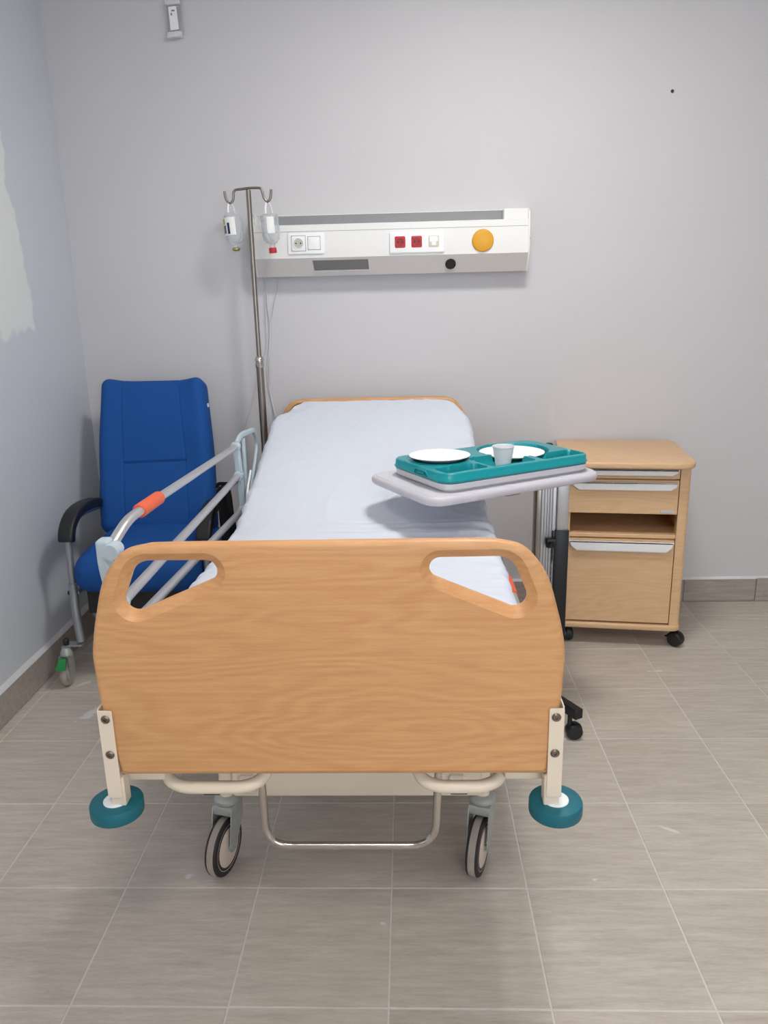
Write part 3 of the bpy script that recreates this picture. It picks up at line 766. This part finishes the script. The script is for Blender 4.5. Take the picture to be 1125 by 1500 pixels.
for j in range(nv):
    for i in range(nu): bm.faces.new((grid[j][i], grid[j][i + 1], grid[j + 1][i + 1], grid[j + 1][i]))
edge = grid[0][:-1] + [grid[j][nu] for j in range(nv)] + grid[nv][::-1][:-1] + [grid[j][0] for j in range(nv, 0, -1)]
prev = edge
cen = Vector((TW / 2 - .004, TD / 2 - .004, 0))
for d, h in ((.0015, TZ - .004), (.003, .011), (.006, .0095), (.0065, .008), (.004, .0066), (.003, .002), (.0, .0012), (-.008, .0010)):
    cur = []
    for v in edge:
        q = v.co - cen; q.z = 0
        hu, hv, r = TW / 2 - .004, TD / 2 - .004, .045
        cx, cy = max(abs(q.x) - (hu - r), 0), max(abs(q.y) - (hv - r), 0)
        if cx > 0 and cy > 0: nn = Vector((math.copysign(cx, q.x), math.copysign(cy, q.y), 0)).normalized()
        elif abs(abs(q.x) - hu) < 1e-4: nn = Vector((math.copysign(1, q.x), 0, 0))
        else: nn = Vector((0, math.copysign(1, q.y), 0))
        p = v.co + nn * d; cur.append(bm.verts.new((p.x, p.y, h)))
    for i in range(len(edge)):
        j = (i + 1) % len(edge); bm.faces.new((prev[i], prev[j], cur[j], cur[i]))
    prev = cur
bm.faces.new(prev)
obj('tray_body', m, 'teal', tray, angle=60)
m = M()
for v0, v1 in ((.085, .165),):
    m.sweep(fillet([(-.003, v0, .008), (-.006, v0 + .010, .024), (-.006, v1 - .010, .024), (-.003, v1, .008)], .006, 4), rpoly([(-.003, -.002), (.003, -.002), (.003, .002), (-.003, .002)], .001, 2))
    m.box(-.0075, -.003, v0 + .02, v1 - .02, .013, .019, .0015, 1)
obj('handle_rib', m, 'teal', tray)
def plate(u, v, z, r, label, rim=.012):
    c = tw(u, v, 0)
    pr = [(0, .0), (r * .62, .0), (r * .70, .001), (r * .93, rim - .002), (r, rim), (r * 1.0, rim + .0012), (r * .93, rim + .0002), (r * .71, .0035), (r * .62, .0022), (0, .0022)]
    return tag(obj('plate', M().lathe(pr, (c.x, c.y, z), 'z', 64), 'paper', None, angle=50), label, 'plate', 'plates on the meal tray')
plate(.105, .195, .9150, .094, 'white round plate at the left end of the teal tray', .013)
plate(.385, .200, .8935, .106, 'white round plate in the right well, behind the cup', .012)
c = tw(.262, .082)
pr = [(0, 0), (.0215, 0), (.0225, .0015), (.0228, .004), (.0262, .030)]
for k in range(9): pr += [(.0264 + k * .00052, .031 + k * .0040), (.0273 + k * .00052, .0325 + k * .0040)]
pr = [(a_, b_ * .87) for a_, b_ in pr + [(.0318, .070), (.0338, .0715), (.0342, .073), (.0335, .0742), (.0318, .0738), (.031, .070), (.0225, .006), (.021, .003), (0, .003)]]
tag(obj('cup', M().lathe(pr, (c.x, c.y, .8925), 'z', 48), 'cup', None, angle=40), 'small ribbed white plastic cup standing between the two plates', 'cup')

# ------------------------------------------------------------------ bedside cabinet
cab = root('bedside_cabinet', 'beech bedside cabinet on black casters against the back wall', 'cabinet', (.92, 1.68, 0), -.136, local=True)
UL, UR, CD = -.252, .222, .44
m = M()
m.prism(rpoly([(UL + .006, .010), (UL + .024, .010), (UL + .024, CD), (UL + .006, CD)], [.008, .001, .001, .001], 4), .095, .754)
obj('side_panel', m, 'beech_light', cab)
m = M(); m.prism(rpoly([(UR - .045, .004), (UR - .004, .004), (UR - .004, CD), (UR - .022, CD), (UR - .022, .05), (UR - .045, .05)], [.002, .036, .001, .001, .001, .001], 8), .095, .754)
obj('side_panel', m, 'beech_light', cab)
obj('back_panel', M().box(UL + .02, UR - .02, CD - .008, CD, .095, .754), 'beech_light', cab)
obj('base_plate', M().prism(rpoly([(UL - .004, -.008), (UR + .002, -.008), (UR + .002, CD + .004), (UL - .004, CD + .004)], [.012, .045, .01, .01], 8), .074, .098, .006), 'beech_light', cab)
obj('cabinet_top', M().prism(rpoly([(UL - .022, -.060), (UR + .004, -.060), (UR + .004, CD + .006), (UL - .022, CD + .006)], [.06, .07, .05, .05], 9), .754, .778, .006), 'beech_light', cab)
DU0, DU1 = -.2375, .1735
m = M(); m.box(UL + .02, UR - .022, .012, CD - .01, .460, .476, .002, 1); obj('shelf', m, 'beech_light', cab)
m = M(); m.box(UL + .02, UR - .022, .02, CD - .01, .562, .572, .001, 1); m.box(UL + .02, UR - .022, .02, CD - .01, .449, .4555, .001, 1); obj('inner_rail', m, 'beech_light', cab)
def handle(par, zt, h):
    """white bar handle whose lower corners curve inward"""
    a, b = DU0 + .006, DU1 - .004
    def fn(u, z, d):
        return (u, -.004 - d * 1.0, z)
    lp = rpoly([(a, zt), (b, zt), (b - .006, zt - h * .55), (b - .026, zt - h), (a + .030, zt - h), (a + .008, zt - h * .55)], [.002, .002, .010, .012, .012, .010], 6)
    m = M(); m.prism(lp, .0, .013, .006, fn=fn, seg=4); obj('handle', m, 'white', par, 'white handle')
d = obj('drawer', M().box(DU0, DU1, 0, .018, .7035, .7495, .0015, 1), 'beech_light', cab); handle(d, .7435, .026)
d = obj('drawer', M().box(DU0, DU1, 0, .018, .5630, .6985, .0015, 1), 'beech_light', cab); handle(d, .692, .033)
obj('name_plate', M().box(.112, .163, -.0012, .001, .568, .580, .0005, 1), 'alu', d)
obj('drawer_box', M().box(DU0 + .01, DU1 - .01, .018, .36, .575, .735, .002, 1), 'beech_light', cab)
d = obj('door', M().box(DU0, DU1, 0, .018, .106, .4545, .0015, 1), 'beech_light', cab); handle(d, .4515, .042)
for (u_, v_, an) in ((-.225, .05, .2), (.200, .038, .9), (-.22, .39, -.4), (.195, .39, .4)):
    c, cc, rm = twin_caster(cab, u_, v_, .031, an, ztop=.075)
    m = M(); m.box(-.020, .020, .018, .040, -.003, .002, .002, 1, rot=None)
    for v in m.bm.verts: v.co = rm @ v.co + cc + Vector((0, 0, .006))
    obj('brake_tab', m, 'black', c)

# ------------------------------------------------------------------ medical headwall unit
hu = root('headwall_unit', 'long white wall-mounted medical supply unit above the bed with sockets and a yellow disc', 'medical wall unit', (-.005, YB, 1.495))
X0, X1 = -.566, .556
def prof(x):
    return [Vector((x, YB - a, z)) for a, z in ((.0, 1.508), (.060, 1.496), (.066, 1.498), (.106, 1.562), (.107, 1.566), (.100, 1.668), (.099, 1.690), (.092, 1.694), (.045, 1.694), (.045, 1.735), (.0, 1.738))]
m = M(); m.ring_skin([prof(X0 + .006), prof(X1 - .006)]); body = obj('housing', m, 'unit', hu, angle=20)
for a, b in ((X0, X0 + .006), (X1 - .006, X1)):
    m = M(); m.ring_skin([[Vector((x, YB - y_ - .0015 * (y_ > .01), z)) for y_, z in ((.0, 1.506), (.062, 1.494), (.108, 1.560), (.110, 1.60), (.103, 1.70), (.095, 1.722), (.060, 1.738), (.0, 1.740))] for x in (a, b)])
    obj('end_cap', m, 'unit', hu)
obj('lower_panel', M().ring_skin([[Vector((x, YB - a, z)) for a, z in ((.0600, 1.4980), (.1060, 1.5650), (.1095, 1.5640), (.0665, 1.4945), (.0600, 1.4945))] for x in (X0 + .007, X1 - .007)]), 'unit_shaded', hu)
obj('upper_lip', M().box(X1 - .105, X1 - .006, YB - .094, YB - .045, 1.690, 1.7345, .004, 1), 'unit', hu)
obj('upper_lip', M().box(X0 + .006, X0 + .085, YB - .094, YB - .045, 1.690, 1.7345, .004, 1), 'unit', hu)
obj('light_strip', M().box(X0 + .085, X1 - .105, YB - .050, YB - .044, 1.694, 1.7325, .001, 1), 'strip', hu, 'grey diffuser strip')
obj('seam', M().box(X0 + .006, X1 - .006, YB - .1008, YB - .0985, 1.6665, 1.6680), 'strip', hu)
def fy(z): return YB - (.107 - (z - 1.566) / (1.668 - 1.566) * .007)
def plate_box(x0, x1, z0, z1, t, r=.004, off=0.0):
    m = M(); m.prism(rpoly([(x0, z0), (x1, z0), (x1, z1), (x0, z1)], .006, 4), 0, t, min(.002, t * .45), fn=lambda x, z, h: (x, fy(z) - off - h, z), seg=2); return m
sp = obj('socket_plate', plate_box(-.424, -.274, 1.580, 1.661, .008), 'white', hu, 'white double plate with a socket and a rocker switch')
m = plate_box(-.408, -.352, 1.592, 1.650, .003, off=.007); obj('socket_insert', m, 'white', sp)
yf = fy(1.621) - .0118
m = M(); m.lathe([(.0190, .0), (.0190, .0022), (.0205, .0026), (.0225, .0018), (.0230, 0)], (-.380, yf, 1.621), 'y', 36); obj('socket_ring', m, 'white', sp)
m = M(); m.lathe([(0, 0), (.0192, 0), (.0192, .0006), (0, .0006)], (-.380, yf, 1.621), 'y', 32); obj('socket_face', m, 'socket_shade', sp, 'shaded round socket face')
m = M(); 
for dx in (-.0095, .0095): m.lathe([(0, 0), (.003, 0), (.003, .0014), (0, .0014)], (-.380 + dx, yf, 1.621), 'y', 12)
obj('pin_hole', m, 'black', sp)
m = M()
for (a, b, c_, d_) in ((-.4095, -.3505, 1.5905, 1.5922), (-.4095, -.3505, 1.6498, 1.6515), (-.4095, -.408, 1.5905, 1.6515), (-.352, -.3505, 1.5905, 1.6515)):
    m.prism([(a, c_), (b, c_), (b, d_), (a, d_)], .007, .0088, 0, fn=lambda x, z, h: (x, fy(z) - h, z))
obj('insert_gap', m, 'print_grey', sp)
m = plate_box(-.341, -.292, 1.596, 1.646, .0035, off=.007); obj('rocker_switch', m, 'white', sp)
m = M()
for (a, b, c_, d_) in ((-.3425, -.2905, 1.5945, 1.596), (-.3425, -.2905, 1.646, 1.6475), (-.3425, -.341, 1.5945, 1.6475), (-.292, -.2905, 1.5945, 1.6475)):
    m.prism([(a, c_), (b, c_), (b, d_), (a, d_)], .007, .0088, 0, fn=lambda x, z, h: (x, fy(z) - h, z))
obj('switch_gap', m, 'print_grey', sp)
sp = obj('socket_plate', plate_box(-.010, .212, 1.574, 1.655, .009), 'white', hu, 'white triple plate with two red sockets and a beige one')
for xc, mt in ((.033, 'red'), (.100, 'red'), (.169, 'beige_socket')):
    s_ = .0215
    o_ = obj('socket', plate_box(xc - s_, xc + s_, 1.5935, 1.6385, .0015, off=.0085), mt, sp, {'red': 'red socket', 'beige_socket': 'beige data socket'}[mt])
    if mt == 'red':
        yf = fy(1.616) - .0114
        m = M(); m.lathe([(.0155, .0), (.0155, .0015), (.0175, .0018), (.0190, .0010), (.0192, 0)], (xc, yf, 1.616), 'y', 32)
        obj('socket_ring', m, 'red', sp)
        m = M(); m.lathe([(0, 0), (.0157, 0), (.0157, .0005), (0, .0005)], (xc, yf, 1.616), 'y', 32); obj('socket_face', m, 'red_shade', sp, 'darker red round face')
        m = M()
        for dx in (-.0085, .0085): m.lathe([(0, 0), (.0028, 0), (.0028, .0012), (0, .0012)], (xc + dx, yf, 1.616), 'y', 10)
        obj('pin_hole', m, 'black', sp)
    else:
        m = M(); m.box(xc - .018, xc + .018, fy(1.616) - .0135, fy(1.616) - .0095, 1.612, 1.634, .002, 1); m.box(xc - .010, xc + .010, fy(1.616) - .0145, fy(1.616) - .0095, 1.598, 1.614, .002, 1)
        obj('socket_flap', m, 'paper', sp)
obj('call_button', M().lathe([(.0, .014), (.034, .0135), (.041, .0115), (.0435, .008), (.0435, 0), (0, 0)], (.367, fy(1.614), 1.614), 'y', 48), 'yellow', hu, 'large yellow disc')
# on the slanted lower panel
sl = math.atan2(1.5635 - 1.4965, .1065 - .0625)
def low(x, t, h):   # t 0..1 up the slope, h out of it
    nrm = Vector((0, -math.sin(sl), -math.cos(sl))) ; base = Vector((x, YB - (.0665 + .043 * t), 1.4945 + .0695 * t))
    return base + nrm * h
m = M(); m.prism([(-.322, .30), (-.097, .30), (-.099, .86), (-.326, .86)], -.001, .0016, 0, fn=lambda x, t, h: low(x, t, h))
dp = obj('recess_shade', m, 'dark_slot', hu, 'dark grey strip with the shade of a recess in its colour')  # flat strip; the shade of a recess is put into its grey
m = M(); m.prism([(-.322, .22), (-.095, .22), (-.095, .31), (-.322, .31)], .0, .003, 0.0008, fn=lambda x, t, h: low(x, t, h * 1), seg=1); obj('panel_lip', m, 'unit_shaded', dp)
m = M(); rr = .0215; slen = math.hypot(.044, .0675)
m.prism([(.238 + rr * math.cos(2 * math.pi * k / 28), .50 + rr / slen * math.sin(2 * math.pi * k / 28)) for k in range(28)], 0, .006, 0, fn=lambda x, t, h: low(x, t, h))
bp = obj('black_port', m, 'black', hu, 'round black port')
m = M(); m.prism([(.238 + rr * .55 * math.cos(2 * math.pi * k / 24), .50 + rr * .55 / slen * math.sin(2 * math.pi * k / 24)) for k in range(24)], .006, .008, 0, fn=lambda x, t, h: low(x, t, h)); obj('port_centre', m, 'rubber', bp)
m = M(); m.lathe([(0, 0), (.004, 0), (.004, .002), (0, .002)], (X1 + .002, YB - .09, 1.62), 'x', 12); obj('screw', m, 'bolt', hu)

# cables hanging from the unit
def cable(pts, label, r=.0028):
    m = M(); m.tube(smooth_path(pts, 8), r, 8); tag(obj('cable', m, 'white_cable', None), label, 'cable', 'thin cables below the wall unit')
CY = YB - .006
cable([(-.541, YB - .03, 1.515), (-.5405, CY, 1.46), (-.541, CY, 1.374), (-.535, CY, 1.30), (-.545, CY, 1.20), (-.557, CY, 1.114), (-.556, CY, 1.02), (-.538, CY, .93), (-.528, CY, .85), (-.53, CY, .60)], 'white cable hanging straight down from the wall unit to behind the mattress')
cable([(-.486, YB - .03, 1.515), (-.490, CY, 1.46), (-.510, CY, 1.39), (-.532, CY, 1.30), (-.541, CY, 1.20), (-.548, CY - .004, 1.12), (-.552, CY, 1.02), (-.536, CY - .004, .90), (-.512, CY, .80), (-.50, CY, .60)], 'white cable that starts further right under the wall unit and crosses the straight one', .0022)
cable([(-.546, YB - .03, 1.515), (-.5475, CY - .004, 1.45), (-.549, CY - .006, 1.36), (-.552, CY - .006, 1.22), (-.568, CY - .004, 1.17), (-.600, CY, 1.08), (-.640, CY, .95), (-.690, CY, .81), (-.72, CY, .60)], 'thin cable slanting left behind the drip pole towards the blue chair', .002)

# ------------------------------------------------------------------ drip pole and bottles
pole = root('drip_pole', 'steel drip pole standing at the head corner of the bed, with a double hook', 'drip pole', (-.562, 2.0, .605))
m = M(); m.tube([(-.562, 2.0, .603), (-.562, 2.0, 1.15)], .0155, 20); lt = obj('lower_tube', m, 'steel', pole)
m = M(); m.tube([(-.562, 2.0, 1.15), (-.562, 2.0, 1.822)], .0098, 18); obj('upper_tube', m, 'steel', pole)
m = M(); m.lathe([(.0, 1.132), (.0175, 1.132), (.019, 1.136), (.019, 1.150), (.0165, 1.152), (.0165, 1.156), (.019, 1.158), (.019, 1.168), (.015, 1.175), (.0105, 1.178), (0, 1.178)], (-.562, 2.0, 0), 'z', 28); obj('collar', m, 'chrome', pole)
m = M(); hk = [(-.657, .0, 1.820), (-.655, 0, 1.798), (-.649, 0, 1.784), (-.638, 0, 1.776), (-.627, 0, 1.784), (-.622, 0, 1.800), (-.621, 0, 1.814), (-.612, 0, 1.824), (-.59, 0, 1.826), (-.562, 0, 1.829), (-.53, 0, 1.829), (-.514, 0, 1.827), (-.507, 0, 1.815), (-.503, 0, 1.797), (-.498, 0, 1.785), (-.490, 0, 1.778), (-.480, 0, 1.784), (-.474, 0, 1.800), (-.472, 0, 1.822)]
m.tube(smooth_path([(a, 2.0, c_) for a, _, c_ in hk], 4), .0050, 12); obj('hook_bar', m, 'steel', pole)
def bottle(x, ztop, tilt, label, kind):
    t = root('drip_bottle', label, 'bottle', (x, 2.0, ztop - .19), group=None)
    rt = Matrix.Rotation(tilt, 3, 'Y'); piv = Vector((x, 2.0, ztop))
    def P(mm):
        for v in mm.bm.verts: v.co = rt @ v.co + piv
        return mm
    rr = .0355
    k = [(0, -.045), (rr * .8, -.045), (rr, -.050), (rr, -.075), (rr * .96, -.080), (rr, -.085), (rr, -.125), (rr * .9, -.140), (rr * .55, -.154), (.011, -.160), (.011, -.172), (0, -.172)]
    if kind == 'left': k = [(0, -.035), (rr * .5, -.036), (rr * .85, -.045), (rr, -.058), (rr, -.120), (rr * .93, -.137), (rr * .6, -.150), (.011, -.157), (.011, -.168), (0, -.168)]
    body = obj('bottle_body', P(M().lathe(k, (0, 0, 0), 'z', 32)), 'clear', t)
    # liquid remnant / moulded shoulder
    zc = -.172 if kind == 'right' else -.168
    if kind == 'right':
        m = M(); m.lathe([(0, zc), (.0145, zc), (.0155, zc - .002), (.0155, zc - .018), (.0145, zc - .020), (0, zc - .020)], (0, 0, 0), 'z', 24); obj('cap', P(m), 'red', t, 'red cap')
    else:
        m = M(); m.lathe([(0, zc), (.012, zc), (.0155, zc - .003), (.0155, zc - .009), (.010, zc - .013), (0, zc - .013)], (0, 0, 0), 'z', 24); obj('cap', P(m), 'brass', t, 'brass coloured cap')
    m = M(); m.tube(smooth_path([(-.012, 0, -.042), (-.010, -.002, -.018), (-.001, 0, .004), (.010, .002, -.018), (.014, 0, -.042)], 6), .004, 8, .0015); obj('hanging_loop', P(m), 'white', t)
    def arc(a0, a1, z0, z1, r, th=.0008):
        m = M(); n = 14; A = []
        for i in range(n + 1):
            a = math.radians(a0 + (a1 - a0) * i / n); A.append([Vector((q * math.sin(a), -q * math.cos(a), z)) for q, z in ((r, z0), (r + th, z0), (r + th, z1), (r, z1))])
        return P(m.ring_skin(A))
    if kind == 'left':
        lb = obj('label_sticker', arc(-75, 25, -.122, -.055, rr), 'paper', t, 'white label with navy and lime print')
        obj('label_print', arc(-28, -12, -.117, -.075, rr + .0008, .0003), 'navy', lb); obj('label_print', arc(-74, -45, -.080, -.060, rr + .0008, .0003), 'lime', lb)
        obj('label_print', arc(-70, -40, -.114, -.084, rr + .0008, .0003), 'print_grey', lb)
    else:
        lb = obj('label_sticker', arc(-12, 35, -.120, -.058, rr), 'paper', t); obj('label_print', arc(-60, -30, -.072, -.069, rr + .0003, .0003), 'print_grey', lb)
        m = M(); m.tube(smooth_path([(.012, -.012, -.05), (-.002, -.02, -.085), (-.006, -.022, -.12), (.004, -.012, -.150)], 5), .0075, 8, .002); obj('strap', P(m), 'white', t)
    return t
bottle(-.638, 1.776, math.radians(-4), 'hanging drip bottle with a printed white label, on the left hook of the pole', 'left')
bottle(-.488, 1.776, math.radians(-3), 'clear drip bottle with a red cap, on the right hook of the pole', 'right')

# ------------------------------------------------------------------ blue recliner chair
ch = root('recliner_chair', 'blue upholstered recliner chair with black armrests in the left corner', 'chair', (-.965, 1.65, 0))
CX = -.965
def seat_def(p):
    x, y, z = p
    f = max(0, -(y) / .26)                      # towards the front edge
    z2 = z + .020 * (1 - (x / .26) ** 2) * ((z + .075) / .15) - .035 * f ** 3 * ((z + .075) / .15)
    x2 = x * (1 - .03 * f ** 2)
    y2 = y - .020 * (1 - (x / .26) ** 2)
    return (x2, y2, z2)
m = M(); m.rbox((.242, .235, .075), .062, (30, 30, 6), seat_def, (CX + .003, 1.62, .435)); obj('seat', m, 'blue', ch, angle=180)
PHI = math.radians(21)
def back_def(p):
    x, y, z = p       # z up along the back (half .33), y thickness
    u_ = x / .232; v_ = z / .335
    x2 = x * (1 - .055 * v_ + .02 * math.cos(v_ * 3.0)) - .010 - .018 * v_
    z2 = z + (.012 * u_ ** 4 - .006) * (1 if v_ > .5 else 0) * max(0, (v_ - .5) * 2)
    fr = 1 if y < 0 else 0
    d = 0
    if fr:
        wing = 1 / (1 + math.exp(-(abs(u_) - .70) / .07))
        hd = 1 / (1 + math.exp(-(v_ + .12) / .10))
        d += .030 * wing * (.35 + .65 * hd)
        # headrest swell and lumbar swell
        d += .016 * bump(v_, .50, .42) * (1 - wing); d += .018 * bump(v_, -.60, .38)
        for sx in (-.56, .54): d -= .0055 * bump(u_, sx - .03 * v_, .012)
        if abs(u_ - .0) < .56: d -= .010 * bump(v_, -.095 + .02 * u_, .012)
    y2 = y - d
    co, si = math.cos(PHI), math.sin(PHI)
    return (x2, y2 * co + z2 * si, -y2 * si + z2 * co)
m = M(); m.rbox((.232, .048, .327), .042, (90, 3, 130), back_def, (CX - .022, 1.905, .779)); obj('backrest', m, 'blue', ch, angle=180)
obj('fabric_tag', M().box(CX + .172, CX + .182, 1.955, 1.975, .975, .99, .001, 1), 'white', ch)
for s in (-1, 1):
    ax = CX + s * .259
    sc_ = rpoly([(-.029, -.018), (.029, -.018), (.029, .018), (-.029, .018)], .011, 5)
    pth = smooth_path([(ax, 1.765, .622), (ax, 1.70, .634), (ax, 1.61, .641), (ax, 1.535, .632), (ax, 1.485, .606), (ax, 1.462, .578), (ax, 1.452, .548)], 6)
    n_ = len(pth); scl = [.86 if i in (0, n_ - 1) else (.97 if i in (1, n_ - 2) else 1) for i in range(n_)]
    m = M(); m.sweep(pth, sc_, up=Vector((0, 0, 1)), scale=scl); obj('armrest', m, 'black', ch, 'black armrest pad')
    m = M(); m.tube(smooth_path([(ax, 1.80, .60), (ax, 1.60, .618), (ax, 1.50, .603), (ax, 1.468, .56), (ax + .0, 1.462, .50), (ax, 1.455, .36)], 6), .0125, 14)
    fr_ = obj('frame_tube', m, 'chair_metal', ch)
    m = M(); m.tube(smooth_path([(ax + s * .0, 1.455, .385), (ax, 1.453, .34), (ax - s * .004, 1.44, .27), (ax - s * .016, 1.425, .158)], 6), .0160, 16); obj('leg', m, 'chair_metal', ch)
    m = M(); m.lathe([(0, -.004), (.008, -.004), (.008, .004), (0, .004)], (ax + s * .019, 1.458, .345), 'x', 12); obj('frame_knob', m, 'black', ch)
    m = M(); m.tube(smooth_path([(ax, 1.80, .605), (ax - s * .006, 1.86, .56), (ax - s * .010, 1.90, .47), (ax - s * .01, 1.93, .20)], 6), .0125, 12); obj('leg', m, 'chair_metal', ch)
    m = M(); m.tube([(ax - s * .01, 1.455, .345), (ax - s * .01, 1.92, .345)], .011, 12); obj('frame_tube', m, 'chair_metal', ch)
    # footrest tube curving inward
    m = M(); m.tube(smooth_path([(ax - s * .035, 1.50, .350), (ax - s * .036, 1.505, .29), (ax - s * .05, 1.515, .225), (ax - s * .085, 1.525, .19), (ax - s * .13, 1.53, .182)], 6), .0105, 12); obj('footrest_tube', m, 'chair_metal', ch)
    for yy in (1.395, 1.915):
        cx_ = ax - s * .0 + (-.032 * 1 if s < 0 and yy < 1.5 else 0) + (.03 if s > 0 and yy < 1.5 else 0) - (s * .01 if yy > 1.5 else 0)
        m = M(); m.box(min(cx_, ax) - .012, max(cx_, ax - s * .016) + .014 if s < 0 else max(cx_, ax) + .012, yy - .014 + (.0 if yy > 1.5 else .01), yy + .016 + (.0 if yy > 1.5 else .024), .150, .156, .002, 1)
        cs = obj('caster', m, 'chair_metal', ch, 'swivel caster with a green brake tab' if s < 0 and yy < 1.5 else None)
        m = M(); m.lathe([(0, .112), (.016, .112), (.024, .118), (.024, .128), (.018, .140), (.016, .150), (0, .150)], (cx_, yy, 0), 'z', 24)
        for q in (-1, 1):
            m.prism(rpoly([(yy - .034, .122), (yy + .020, .122), (yy + .008, .05), (yy - .012, .038), (yy - .030, .05)], [.006, .006, .01, .008, .01], 4), cx_ + q * .0165, cx_ + q * .0185, 0, fn=lambda a, b, h: (h, a, b))
        obj('fork', m, 'zinc', cs)
        m = M(); wy = yy - .014
        m.lathe([(0, -.010), (.026, -.010), (.044, -.012), (.0475, -.009), (.0495, -.004), (.05, 0), (.0495, .004), (.0475, .009), (.044, .012), (.026, .010), (0, .010)], (cx_, wy, .05), 'x', 32); obj('wheel', m, 'tyre', cs)
        m = M(); m.lathe([(0, -.0155), (.024, -.0145), (.030, -.0125), (.030, .0125), (.024, .0145), (0, .0155)], (cx_, wy, .05), 'x', 24); obj('wheel_hub', m, 'zinc', cs)
        m = M(); m.lathe([(0, .156), (.010, .156), (.011, .160), (.011, .166), (.0125, .170), (.0115, .178), (.007, .183), (0, .184)], (cx_, yy + .006, 0), 'z', 20); obj('swivel_knob', m, 'black', cs)
        if yy < 1.5:
            m = M(); m.prism(rpoly([(cx_ - .020, .084), (cx_ + .019, .084), (cx_ + .016, .122), (cx_ - .012, .122)], .003, 3), 0, .012, .002, fn=lambda a, b, h: (a, yy - .072 + h + (b - .084) * .6, b)); obj('brake_tab', m, 'green', cs, 'green brake tab')
m = M(); m.rbox((.225, .022, .075), .018, (8, 2, 4), lambda p: (p.x, p.y + p.z * .5, p.z), (CX, 1.575, .225)); obj('footrest', m, 'blue', ch, angle=180)
m = M(); m.box(CX - .20, CX + .23, 1.43, 1.84, .27, .362, .004, 1); obj('seat_base', m, 'black', ch)
# black bag hanging between the rail and the chair
bag = root('bag', 'black cloth bag hanging by a strap from the raised rail, beside the blue chair', 'bag', (-.635, 1.50, .42))
def bag_def(p):
    t = (p.z + .17) / .34
    return (p.x * (.65 + .5 * (1 - t)) + .018 * (1 - t) + .004 * noise.noise(Vector((p.y * 9, p.z * 14, 1))), p.y * (1 - .15 * t) + .006 * noise.noise(Vector((p.x * 30, p.z * 10, 4))), p.z)
m = M(); m.rbox((.022, .062, .165), .016, (4, 8, 20), bag_def, (-.640, 1.53, .575)); obj('bag_body', m, 'black_cloth', bag, angle=180)
m = M(); m.sweep(smooth_path([(-.655, 1.50, .735), (-.645, 1.495, .752), (-.615, 1.48, .757), (-.590, 1.47, .760), (-.5665, 1.45, .795), (-.556, 1.44, .8115), (-.5445, 1.435, .795), (-.575, 1.44, .762), (-.60, 1.45, .752)], 5), rpoly([(-.007, -.0012), (.007, -.0012), (.007, .0012), (-.007, .0012)], .0006, 2), up=Vector((0, 1, 0))); obj('strap', m, 'black_cloth', bag)

# ------------------------------------------------------------------ small things on the back wall
hd = root('wall_holder', 'small clear plastic holder with a white paper slip, high on the back wall', 'holder', (-.834, YB, 2.405))
m = M()
lp = rpoly([(-.862, 2.412), (-.806, 2.418), (-.802, 2.575), (-.860, 2.575)], .006, 3)
m.prism(lp, .0, .022, .004, fn=lambda x, z, h: (x, YB - .002 - h, z)); b_ = obj('cover', m, 'clear_cover', hd)
m = M(); m.prism(rpoly([(-.851, 2.427), (-.818, 2.430), (-.822, 2.510), (-.853, 2.508)], .002, 2), .023, .0245, 0, fn=lambda x, z, h: (x, YB - .002 - h, z)); ps = obj('paper_slip', m, 'paper', hd)
m = M(); m.box(-.842, -.829, YB - .0272, YB - .0265, 2.492, 2.497); m.box(-.845, -.840, YB - .0272, YB - .0265, 2.478, 2.487); obj('print_mark', m, 'print_grey', ps)
m = M(); m.prism(rpoly([(-.868, 2.400), (-.812, 2.405), (-.808, 2.424), (-.862, 2.420)], .003, 3), .0, .030, .002, fn=lambda x, z, h: (x, YB - .001 - h, z)); obj('lower_clip', m, 'tray_grey', hd)
m = M(); m.prism(rpoly([(-.866, 2.514), (-.806, 2.516), (-.806, 2.530), (-.866, 2.530)], .003, 3), .0, .030, .002, fn=lambda x, z, h: (x, YB - .001 - h, z)); obj('upper_clip', m, 'tray_grey', hd)
m = M(); m.lathe([(0, .0), (.0045, .0), (.006, .002), (.005, .006), (0, .007)], (1.116, YB - .0005, 2.160), 'y', 16); tag(obj('wall_screw', m, 'black', None), 'single dark screw head high on the back wall, to the right', 'screw')
